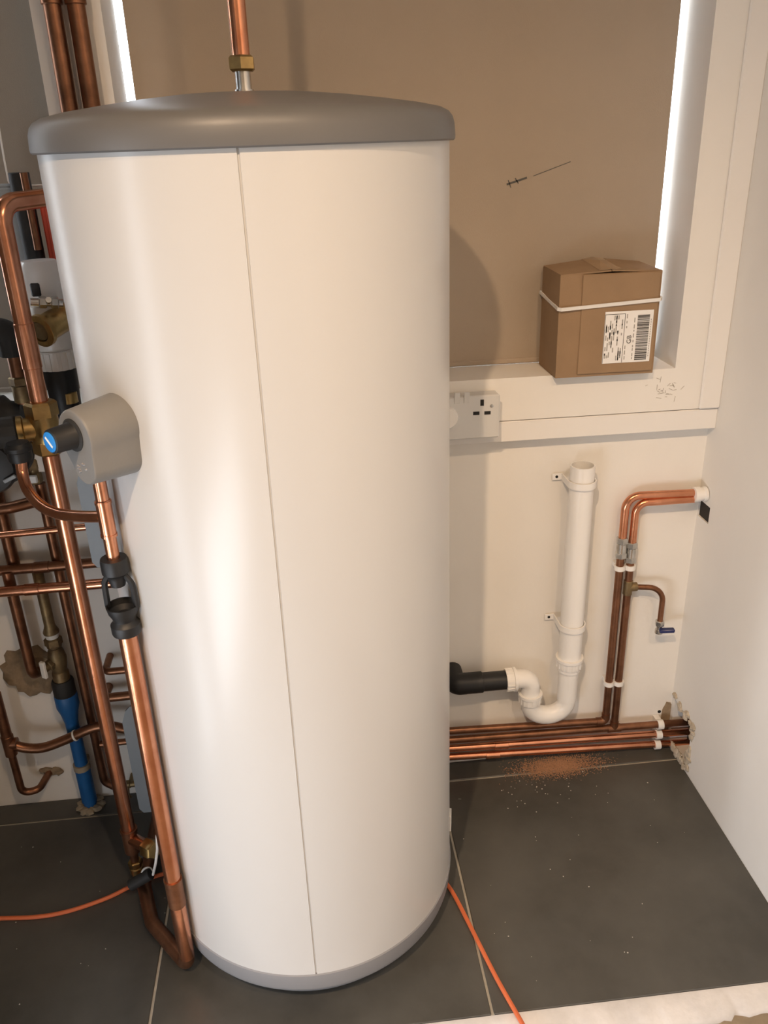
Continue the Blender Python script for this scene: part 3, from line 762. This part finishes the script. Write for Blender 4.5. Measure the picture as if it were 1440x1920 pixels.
# shipping label
LX0, LX1, LZ0, LZ1 = .568, .6625, .9915, 1.0905
lb = mk('shipping_label', MB().box(LX0, LX1, yf - .0012, yf - .0004, LZ0, LZ1), paper, t, label='white shipping label with barcode', smooth=0)
yi = yf - .0013
def inkbar(mb, x0, x1, z0, z1, d=.0003): mb.box(x0, x1, yi - d, yi + .0002, z0, z1)
b = MB(); x1_ = .6075
inkbar(b, LX0 + .0005, x1_, 1.0850, 1.0858); inkbar(b, x1_ - .0008, x1_, LZ0 + .0005, 1.0855); inkbar(b, LX0 + .0004, LX0 + .0010, LZ0 + .0005, 1.0855)
mk('frame_lines', b, ink, lb, smooth=0)
b = MB(); z = .9955
random.seed(11)
while z < 1.082:
    w_ = random.choice([.0006, .0009, .0014, .002]); inkbar(b, .632, .6555, z, min(z + w_, 1.082)); z += w_ + random.choice([.0006, .0009, .0013])
mk('barcode', b, ink, lb, smooth=0)
b = MB()
for i in range(64):
    x = LX0 + .003 + (i % 9) * .0038; z = LZ0 + .004 + random.random() * .082
    if random.random() < .72: inkbar(b, x, x + .0021, z, min(z + random.uniform(.004, .018), 1.083))
for x in (.6105, .6255):
    z = LZ0 + .006
    while z < 1.078:
        w_ = random.uniform(.003, .009)
        if not (x < .62 and 1.02 < z < 1.05): inkbar(b, x, x + .0018, z, z + w_)
        z += w_ + random.uniform(.0015, .006)
z = LZ0 + .01
while z < 1.075:
    inkbar(b, .6582, .6594, z, z + .003); z += .0046
mk('small_print', b, ink_l, lb, kind='stuff', smooth=0)
fc = bpy.data.curves.new('gb_text', 'FONT'); fc.body = 'GB'; fc.size = .0125; fc.extrude = .0002; fc.align_x = 'CENTER'; fc.align_y = 'CENTER'
ft = bpy.data.objects.new('gb_text', fc); COL.objects.link(ft); bpy.context.view_layer.update()
fm = bpy.data.meshes.new_from_object(ft.evaluated_get(bpy.context.evaluated_depsgraph_get())); bpy.data.objects.remove(ft); bpy.data.curves.remove(fc)
fm.name = 'lettering'; fm.materials.clear(); fm.materials.append(ink)
fo = bpy.data.objects.new('lettering', fm); COL.objects.link(fo); fo.parent = lb
# text reads upwards: local x -> +z, local y -> -x, facing the room (-y)
fo.matrix_local = Matrix.Translation(Vector((.6185, yi - .0002, 1.036)) - WL[lb.name]) @ Matrix(((0, -1, 0, 0), (0, 0, -1, 0), (1, 0, 0, 0), (0, 0, 0, 1)))

# marks on the blind and the apron
bl = bpy.data.objects['roller_blind']
b = MB()
def stroke(mb, p, q, w, Y):
    p, q = Vector(p), Vector(q); d = q - p; nrm_ = Vector((0, 1, 0)); mb.obox((p + q) / 2, d, nrm_, d.cross(nrm_), d.length / 2, .0002, w)
a, c = W(950, 346, YB - .0009), W(988, 333, YB - .0009)
stroke(b, a, c, .0018, YB); stroke(b, W(953, 338, YB - .0009), W(958, 352, YB - .0009), .0008, YB); stroke(b, W(966, 334, YB - .0009), W(972, 344, YB - .0009), .0010, YB)
stroke(b, W(1000, 330, YB - .0009), W(1070, 303, YB - .0009), .0006, YB)
mk('pencil_mark', b, pencil_m, bl, label='short dark pencil scribble', smooth=0)
b = MB(); wb = bpy.data.objects['wall_back']
for i in range(26):
    c = W(1250 + random.gauss(0, 13), 730 + random.gauss(0, 9), YU - .0004); a = random.uniform(0, 3.14); l = random.uniform(.002, .006)
    stroke(b, c - Vector((math.cos(a), 0, math.sin(a))) * l, c + Vector((math.cos(a), 0, math.sin(a))) * l, .0005, YU)
mk('scuff_mark', b, scuff_m, wb, label='grey scuffed patch below the sill corner', smooth=0)

# dust and chips on the floor
b = MB(); random.seed(5)
for i in range(7000):
    px = random.gauss(1046, 36); py = 1436 + random.gauss(0, 9) - (px - 1048) * .08
    p = G(px, py, 0.0)
    if p.y > YW - .004: continue
    s_ = random.uniform(.0005, .0015)
    b.blob(p + Vector((0, 0, s_ * .3)), s_, s_, s_ * .6, 4, 3, .2)
mk('brick_dust', b, dust_m, label='orange brown drilling dust spilled on the floor below the low pipes', cat='dust', kind='stuff', smooth=0)
b = MB()
for i in range(90):
    if i < 45: p = G(random.gauss(1010, 60), random.gauss(1480, 22))
    elif i < 70: p = G(random.uniform(860, 1300), random.uniform(1500, 1850))
    else: p = G(random.uniform(20, 500), random.uniform(1580, 1900))
    if p.y > YW - .01 or p.y < .96 or (p.x - CX) ** 2 + (p.y - CY) ** 2 < .29 ** 2: continue
    s_ = random.uniform(.0006, .0015); b.blob(p + Vector((0, 0, s_ * .4)), s_, s_, s_ * .6, 5, 4, .3)
mk('plaster_chips', b, chip_m, label='tiny pale plaster chips scattered on the dark tiles', cat='debris', kind='stuff', smooth=0)
#LEFT
# unseen box added on the left wall to keep lamp light off the left side
t = thing('shade_blocker', 'unseen white box added on the left wall to shade the left side', 'light blocker', (XL + .21, .40, 1.42))
mk('case', MB().box(XL + .001, XL + .47, .18, .60, 1.42, 2.40, .02), white_p, t)
mk('blocker_panel', MB().box(XL + .47, XL + .482, .19, .59, 1.54, 2.39, .006), white_p, t)
mk('blocker_strip', MB().box(XL + .47, XL + .480, .19, .59, 1.43, 1.53, .004), cover_m, t)
# ------------------------------------------------------------------ left: pipework on the back wall
def vx(px, py, Y): return W(px, py, Y).x
def vz(px, py, Y): return W(px, py, Y).z
XO = XL + .002
# two thick risers on the pier
for px0, lab in ((96, 'dark copper riser at the upper left, left one of the pair on the pier'), (141, 'dark copper riser at the upper left, right one of the pair nearer the blind')):
    Y = 1.545; x = vx(px0, 0, Y - .012)
    t = thing('riser_pipe', lab, 'pipe', (x, Y - .012, 1.405), 'thick copper risers on the pier')
    mk('pipe', MB().tube([(x, YU - .001, 1.405), (x, Y - .012, 1.405), (x, Y - .012, CEIL - .001)], .0138, 22, .02), copper_d, t)
    zc = vz(px0, 0, Y)
    mk('coupling', MB().cyl((x, Y - .012, zc - .008), (x, Y - .012, zc + .04), .0165, 22, .001), copper_d, t)

def run(name, lab, pts, r, m_, fil=.03, rings=(), grp='copper pipes at the lower left'):
    P = [Vector(p) for p in pts]
    t = thing(name, lab, 'pipe', P[0], grp)
    mk('pipe', MB().tube(P, r, 18, fil), m_, t)
    for (p, ax, L, k) in rings:
        ax = Vector(ax).normalized()
        mk('joint_sleeve', MB().cyl(Vector(p) - ax * (L / 2), Vector(p) + ax * (L / 2), r + k, 18, .0008), m_, t)
    return t
YL = 1.545
def hrun(name, lab, a, b_, Y, r, m_, xend, rings=()):
    p, q = W(*a, Y), W(*b_, Y); sl = (q.z - p.z) / (q.x - p.x)
    f = lambda x: p.z + sl * (x - p.x)
    rr = [((x, Y, f(x)), (1, 0, sl), .03, .0014) for x in rings]
    return run(name, lab, [(XO, Y, f(XO)), (xend, Y, f(xend))], r, m_, rings=rr), f
hrun('copper_pipe', 'thin copper pipe crossing behind the riser above the tank valves', (0, 1003), (105, 993), 1.50, .0072, copper, -.36)
_, fj1 = hrun('copper_pipe', 'dull thick copper pipe crossing just above the bright one at the left', (0, 1070), (180, 1055), 1.552, .0105, copper_d, -.33, rings=(-.56,))
_, fj2 = hrun('copper_pipe', 'bright copper crossing pipe at the left, ending behind the tundish', (0, 1110), (208, 1093), 1.515, .0105, copper, -.33, rings=(-.575,))
p = W(196, 1309, 1.548)
run('copper_pipe', 'dull copper stub crossing to the left of the discharge pipe, below the thin capped one', [(p.x, YW, p.z), (p.x, 1.548, p.z), (-.33, 1.548, p.z + .004)], .0100, copper_d, .014)
# long dark upright behind the riser
x = vx(128, 1150, 1.572)
run('copper_pipe', 'long dark upright copper pipe hidden behind the bright riser', [(x, 1.572, vz(85, 905, 1.572)), (x, 1.572, .06), (x + .03, 1.572, .035)], .0100, copper_d, .02)
t = thing('isolating_valve', 'small white-headed isolating valve above the dark upright pipe', 'valve', (x - .006, 1.565, vz(73, 905, 1.565)))
z0 = vz(75, 905, 1.565)
mk('body', MB().hex((x - .004, 1.565, z0), (x - .004, 1.565, z0 + .022), .013).hex((x - .004, 1.565, z0 + .028), (x - .004, 1.565, z0 + .05), .013).cyl((x - .004, 1.565, z0 + .015), (x - .004, 1.565, z0 + .036), .0105), brass_d, t)
mk('cap', MB().box(x - .013, x + .005, 1.545, 1.552, z0 + .006, z0 + .022, .002), white_p, t)
# left edge upright and thick crossing pipe
x2 = vx(12, 1000, 1.572)
run('copper_pipe', 'dark upright copper pipe at the left edge beside the pump', [(x2, 1.572, vz(0, 920, 1.572)), (x2, 1.572, vz(14, 1062, 1.572))], .0125, copper_d)
run('copper_pipe', 'dark copper pipe sloping behind the pump outlet', [(XO, 1.53, vz(0, 962, 1.53)), W(20, 952, 1.53), W(75, 938, 1.545)], .0115, copper_d)
# upright entering the wall in the filler patch
x3 = vx(45, 1200, 1.545)
pc = W(55, 1258, YW)
run('copper_pipe', 'copper pipe dropping into the crumbling filler patch', [(x3, 1.545, fj1(x3)), (x3, 1.545, pc.z + .02), (x3 + .002, YW - .002, pc.z)], .0112, copper_d, .03)
b = MB(); n = 28; vs = []; fs = []
c = W(58, 1256, YW)
for i in range(n):
    a = 2 * math.pi * i / n; k = random.uniform(.85, 1.15)
    d = Vector((.052 * math.cos(a) * k, 0, .058 * math.sin(a) * k))
    vs += [c + d * 1.15 + Vector((0, -.0005, 0)), c + d + Vector((0, -.012 * random.uniform(.6, 1.2), 0)), c + d * .72 + Vector((0, -.014 * random.uniform(.6, 1.2), 0)), c + d * .5 + Vector((0, -.003, 0))]
for i in range(n):
    for k in range(3): fs.append((i * 4 + k, (i + 1) % n * 4 + k, (i + 1) % n * 4 + k + 1, i * 4 + k + 1))
fs.append([i * 4 + 3 for i in range(n)])
b.add(vs, fs)
mk('filler_patch', b, plaster, bpy.data.objects['wall_back'], label='rough brown filler ring round the pipe entry', smooth=50)

# mains: blue pipe, stop tap, tee
YM = 1.561
xm_ = vx(120, 1290, YM)
t = thing('mains_stop_tap', 'blue plastic mains pipe with brass stop tap rising from the floor', 'stop tap', (xm_, YM, 0))
zz = lambda px, py: vz(px, py, YM)
za = zz(120, 1295); zb_ = zz(140, 1375)
mk('blue_pipe', MB().cyl((xm_, YM, .0005), (xm_, YM, zz(133, 1345)), .0145, 22), blue_p, t)
mk('blue_reducer', MB().lathe((xm_, YM, 0), (0, 0, 1), [(.0148, zz(135, 1352)), (.019, zz(128, 1335)), (.0245, zz(124, 1322)), (.0245, zz(120, 1302)), (.022, zz(119, 1298))], 24), blue_p, t)
mk('black_collar', MB().lathe((xm_, YM, 0), (0, 0, 1), [(.0215, zz(120, 1304)), (.0235, zz(119, 1300)), (.0235, zz(114, 1277)), (.020, zz(113, 1273))], 22), black_r, t, label='grimy black collar')
mk('blue_sleeve', MB().cyl((xm_, YM, .018), (xm_, YM, zz(148, 1440)), .0170, 22, .001), blue_p, t)
mk('clip', MB().ring((xm_, YM, zz(147, 1436)), (0, 0, 1), .0146, .0185, -.007, .007).box(xm_ - .010, xm_ + .010, YM + .015, YW, zz(147, 1436) - .006, zz(147, 1436) + .006), mortar_m, t)
zv = zz(113, 1273)
b = MB().lathe((xm_, YM, zv), (0, 0, 1), [(.0175, -.004), (.0175, .018), (.0150, .022), (.0185, .040), (.0195, .055), (.0165, .072), (.0125, .080), (.0155, .084), (.0155, .102), (.012, .104)], 18)
b.hex((xm_, YM, zv + .086), (xm_, YM, zv + .106), .0185)
mk('tap_body', b, brass_d, t, label='tarnished brass tap body')
ln = Vector((-.55, -.8, -.1)).normalized()
mk('tap_spindle', MB().cyl(Vector((xm_, YM, zv + .050)), Vector((xm_, YM, zv + .050)) + ln * .036, .0085).hex(Vector((xm_, YM, zv + .050)) + ln * .014, Vector((xm_, YM, zv + .050)) + ln * .026, .0125), brass_d, t)
q = Vector((xm_, YM, zv + .050)) + ln * .038
mk('tap_handle', MB().obox(q, (0, 0, 1), ln, ln.cross(Vector((0, 0, 1))), .020, .004, .007, .002), tape_w, t, label='pale worn handle')
zt_ = zv + .106
mk('thread_tape', MB().cyl((xm_, YM, zt_ - .002), (xm_, YM, zt_ + .012), .0130, 18), tape_w, t)
mk('upper_tail', MB().lathe((xm_, YM, zt_ + .011), (0, 0, 1), [(.016, 0), (.0165, .004), (.0125, .014), (.0110, .020), (.0110, fj1(xm_) - zt_ - .0225)], 18), brass_d, t)
b = MB()
for i in range(9):
    a = 2 * math.pi * i / 9; b.blob((xm_ + .021 * math.cos(a), YM + .021 * math.sin(a), .004), .012, .012, .006, 8, 6, .25)
mk('mortar_ring', b, mortar_m, t, label='mortar lump round the pipe at the floor')

# sagging dark pipe near the floor with drain stub
Yd = 1.527
pts = [W(20, 1394, Yd), W(45, 1402, Yd), W(80, 1402, Yd), W(120, 1388, Yd), W(170, 1366, Yd), W(205, 1361, Yd), W(250, 1368, Yd), Vector((-.34, Yd, W(250, 1368, Yd).z - .004))]
t = thing('copper_pipe', 'dark copper pipe sagging near the floor at the lower left', 'pipe', W(20, 1394, Yd), 'copper pipes at the lower left')
mk('pipe', MB().tube(smooth_path(pts, 4), .0108, 18), copper_d, t)
xu = W(17, 1396, Yd).x
mk('upright', MB().cyl((xu, Yd, W(17, 1400, Yd).z - .02), (xu, Yd, W(0, 1300, Yd).z), .0112, 18), copper_d, t)
mk('tee', MB().cyl((xu, Yd, W(17, 1400, Yd).z - .022), (xu, Yd, W(17, 1400, Yd).z + .03), .0130, 18, .001).cyl((xu, Yd, pts[0].z), pts[0] + Vector((.014, 0, 0)), .0125), copper_d, t)
ze_ = W(38, 1488, Yd).z
mk('drop', MB().tube([(xu, Yd, W(17, 1400, Yd).z - .01), (xu, Yd, ze_), (xu + .035, Yd + .008, ze_), (xu + .045, YW, ze_ + .002)], .0082, 16, .018), copper_d, t)
b = MB()
for i in range(6): b.blob((xu + .048 + random.uniform(-.012, .016), YW - .002, ze_ + random.uniform(-.006, .008)), .014, .007, .009, 8, 6, .25)
mk('filler', b, plaster, t, label='filler lump at the wall')
cl = W(141, 1379, Yd)
mk('clip_ring', MB().ring(cl, (1, 0, .35), .0108, .0125, -.002, .002), tape_w, t)

# small capped pipe to the right and tiny tap
t = thing('copper_pipe', 'thin copper pipe with rounded end left of the discharge pipe', 'pipe', W(197, 1261, 1.535), 'copper pipes at the lower left')
p = W(197, 1260, 1.535)
mk('pipe', MB().tube([(p.x, YW, p.z + .004), (p.x, 1.535, p.z), (-.33, 1.535, p.z + .002)], .0078, 16, .012), copper_d, t)
x5 = vx(222, 1392, 1.56)
run('copper_pipe', 'short dark copper pipe end low on the wall behind the riser', [(x5 - .04, 1.56, vz(222, 1392, 1.56)), (-.34, 1.56, vz(222, 1392, 1.56) + .002)], .0075, copper_d)
pw = W(245, 1470, 1.56)
t = thing('drain_valve', 'little brass drain valve low on the wall behind the riser', 'valve', pw)
mk('body', MB().cyl((pw.x - .014, 1.56, pw.z), (pw.x + .02, 1.56, pw.z), .0075).hex((pw.x - .012, 1.56, pw.z), (pw.x, 1.56, pw.z), .0105).cyl((pw.x, 1.56, pw.z), (pw.x, YW, pw.z), .006), brass_d, t)
mk('stem', MB().tube([(pw.x - .006, 1.552, pw.z), (pw.x - .006, 1.545, pw.z - .016), (pw.x - .002, 1.545, pw.z - .026)], .0042, 10, .008), brass_d, t)

# grey brackets
def bracket(top, bot, w_px, Y, lab):
    a, c = W(*top, Y), W(*bot, Y); x0 = (a.x + c.x) / 2 - .012; ww = .036
    t = thing('wall_bracket', lab, 'bracket', (x0, Y, c.z), 'grey wall brackets')
    h = a.z - c.z
    poly = [(0, .012), (.008, 0), (ww, 0), (ww, h - .004), (.022, h), (.010, h - .012), (0, h - .040)]
    mk('plate', MB().prism(poly, (x0, Y, c.z), (1, 0, 0), (0, 0, 1), (0, 1, 0), .004), grey_metal, t, smooth=0)
    mk('edge_seal', MB().box(x0 + ww - .002, x0 + ww + .008, Y - .002, Y + .012, c.z + .004, a.z - .012, .001), black_r, t, label='black rubber edge')
    mk('flange', MB().box(x0 + .012, x0 + .016, Y + .004, YW, c.z + .02, a.z - .05), grey_metal, t, smooth=0)
bracket((150, 868), (186, 1064), 0, 1.47, 'upper grey metal bracket behind the relief valve pipe')
bracket((240, 1325), (268, 1524), 0, 1.47, 'lower grey metal bracket behind the discharge pipe')

# ------------------------------------------------------------------ left: filter, pump and fittings
YF = 1.44
fx = vx(111, 690, YF)
fz = lambda px, py: vz(px, py, YF)
t = thing('water_filter', 'white and black water filter canister behind the bright riser', 'filter', (fx, YF, fz(128, 790)))
zr0, zr1 = fz(111, 690), fz(105, 655)
mk('bowl', MB().lathe((fx, YF, 0), (0, 0, 1), [(.012, fz(130, 800)), (.022, fz(128, 790)), (.0245, fz(125, 772)), (.0275, zr0 + .002)], 28), black_p, t, label='black filter bowl')
b = MB().lathe((fx, YF, 0), (0, 0, 1), [(.026, zr0), (.0310, zr0 + .001), (.0310, zr1), (.027, zr1 + .001)], 28)
for i in range(18):
    a = 2 * math.pi * i / 18; d = Vector((math.cos(a), math.sin(a), 0))
    b.obox(Vector((fx, YF, (zr0 + zr1) / 2)) + d * .0315, d, (0, 0, 1), d.cross(Vector((0, 0, 1))), .0016, (zr1 - zr0) * .46, .0028)
mk('ribbed_ring', b, white_p, t, label='white ribbed locking ring')
zh = fz(80, 558); zt_ = fz(70, 488)
mk('head', MB().lathe((fx, YF, 0), (0, 0, 1), [(.026, zr1), (.0285, zr1 + .006), (.0285, zh - .012), (.031, zh - .010), (.0335, zh), (.0335, zh + .030), (.031, zt_ - .008), (.026, zt_), (.012, zt_ + .001)], 28), white_p, t, label='white filter head')
q = W(67, 543, YF - .034)
mk('sight_window', MB().box(q.x - .008, q.x + .007, YF - .036, YF - .028, q.z - .011, q.z + .010, .002), black_p, t)
q0 = W(118, 596, 1.43); q1 = W(78, 620, 1.385)
ax = (q1 - q0).normalized()
be = mk('brass_elbow', MB().tube([q0 + Vector((.02, .02, .01)), q0, q1], .022, 22, .02), brass, t, label='wide brass elbow')
mk('flange', MB().lathe(q1 - ax * .006, ax, [(.022, 0), (.0265, .002), (.0265, .010), (.023, .012), (.017, .012), (.016, .006)], 26), brass, be)
mk('face_plug', MB().lathe(q1, ax, [(.0165, 0), (.0150, .004), (.006, .005)], 22), brass_d, be)
t = thing('chrome_valve', 'small plated valve on the side of the filter head', 'valve', W(90, 568, 1.385))
p0, p1 = W(57, 566, 1.385), W(118, 568, 1.40)
d = (p1 - p0).normalized()
mk('body', MB().cyl(p0, p1, .0062).hex(p0 + d * .012, p0 + d * .024, .0095).hex(p0 + d * .030, p0 + d * .042, .0095), chrome, t)
mk('stem', MB().cyl(p0 + d * .027, p0 + d * .027 + Vector((.004, -.012, .006)), .0045), chrome, t)
# brass air vent with red cap
p = W(131, 752, 1.43)
t = thing('air_vent', 'little brass air vent with red cap beside the relief cover', 'vent', p)
mk('body', MB().lathe(p + Vector((0, 0, -.02)), (0, 0, 1), [(.009, 0), (.009, .016), (.0145, .018), (.0145, .036), (.010, .038)], 16), brass, t)
mk('cap', MB().lathe(p + Vector((.002, 0, .018)), (0, 0, 1), [(.0075, 0), (.0075, .012), (.005, .014)], 14), red_p, t, label='red cap')

# black pump with copper connection
YPU = 1.46
pc_ = W(2, 862, YPU)
t = thing('circulation_pump', 'black circulation pump at the left edge below the valve cap', 'pump', (pc_.x, YPU, pc_.z - .05))
mk('motor', MB().lathe((pc_.x - .012, YPU - .05, pc_.z), (0, 1, 0), [(.030, 0), (.046, .004), (.050, .012), (.050, .060), (.042, .066)], 36), black_p, t)
mk('housing', MB().lathe((pc_.x - .012, YPU + .014, pc_.z), (0, 1, 0), [(.050, 0), (.055, .006), (.055, .040), (.045, .048)], 36).cyl((pc_.x, YPU + .034, pc_.z), (pc_.x, YPU + .034, pc_.z + .10), .022, 20), black_r, t)
q = W(18, 898, YPU - .052)
mk('label_tab', MB().obox(q, (.9, 0, .4), (0, 1, 0), (-.4, 0, .9), .012, .002, .0035, .001), grey_metal, t, label='small grey label')
mk('top_housing', MB().lathe((pc_.x - .03, YPU + .002, vz(20, 775, YPU)), (1, 0, 0), [(.020, 0), (.032, .006), (.032, .055), (.022, .065), (.018, .085)], 24), black_r, t)
x7 = vx(33, 690, YPU)
t = thing('pump_connection', 'copper pump connection under a black insulated elbow at the left', 'pipe', (x7, YPU, vz(40, 760, YPU)))
mk('pipe', MB().cyl((x7, YPU, vz(40, 755, YPU)), (x7, YPU, vz(28, 635, YPU)), .0135, 20), copper_d, t)
mk('union', MB().hex((x7, YPU, vz(36, 722, YPU)), (x7, YPU, vz(34, 705, YPU)), .0190).cyl((x7, YPU, vz(41, 752, YPU)), (x7, YPU, vz(37, 722, YPU)), .0165), brass_d, t, label='tarnished union nut')
mk('insulated_elbow', MB().tube([(x7, YPU, vz(32, 665, YPU)), (x7, YPU, vz(27, 622, YPU)), (x7 - .16, YPU, vz(27, 618, YPU))], .024, 20, .03), black_r, t, label='black foam insulated elbow')

# upright black sleeve, thin copper, grey box, red box high up at the left
YK = 1.515
xk = vx(64, 450, YK)
zk0, zk1 = vz(64, 492, YK), vz(55, 372, YK)
mk('foam_sleeve', MB().cyl((xk - .004, YK, zk0), (xk - .004, YK, zk1 + .04), .0165, 18, .001), black_r, label='black foam sleeve upright beside the red box', cat='insulation')
mk('copper_pipe', MB().cyl((xk + .010, YK - .022, vz(72, 466, YK)), (xk + .010, YK - .022, zk1 + .04), .006, 14), copper_d, label='thin copper pipe in front of the black foam sleeve', cat='pipe', group='copper pipes at the lower left')
g0, g1 = W(22, 500, 1.54), W(40, 380, 1.54)
t = thing('control_box', 'grey control box on the wall behind the upper riser', 'box', (g0.x, 1.55, g0.z))
mk('case', MB().box(g0.x - .01, g0.x + .035, 1.535, YU, g0.z, g1.z + .03, .003), grey_metal, t)
mk('lid', MB().box(g0.x - .006, g0.x + .031, 1.530, 1.535, g0.z + .006, g1.z + .024, .002), grey_metal, t)
r0, r1 = W(103, 502, 1.50), W(80, 378, 1.50)
t = thing('red_box', 'bright red casing edge showing beside the cylinder at the left', 'box', (r0.x + .02, 1.52, r0.z))
mk('case', MB().box(r0.x - .007, r0.x + .05, 1.500, 1.560, r0.z, r1.z, .003), red_p, t)
mk('front_cover', MB().box(r0.x + .001, r0.x + .046, 1.497, 1.500, r0.z + .006, r1.z - .006, .001), red_p, t)
# thin pale cable at the far left
pts = [W(-6, 215, 1.545), W(8, 300, 1.545), W(18, 350, 1.545), W(80, 347, 1.545)]
mk('thin_cable', MB().tube(pts, .0016, 8, .01), cord_m, label='thin pale cable turning a corner at the upper left', cat='cable')
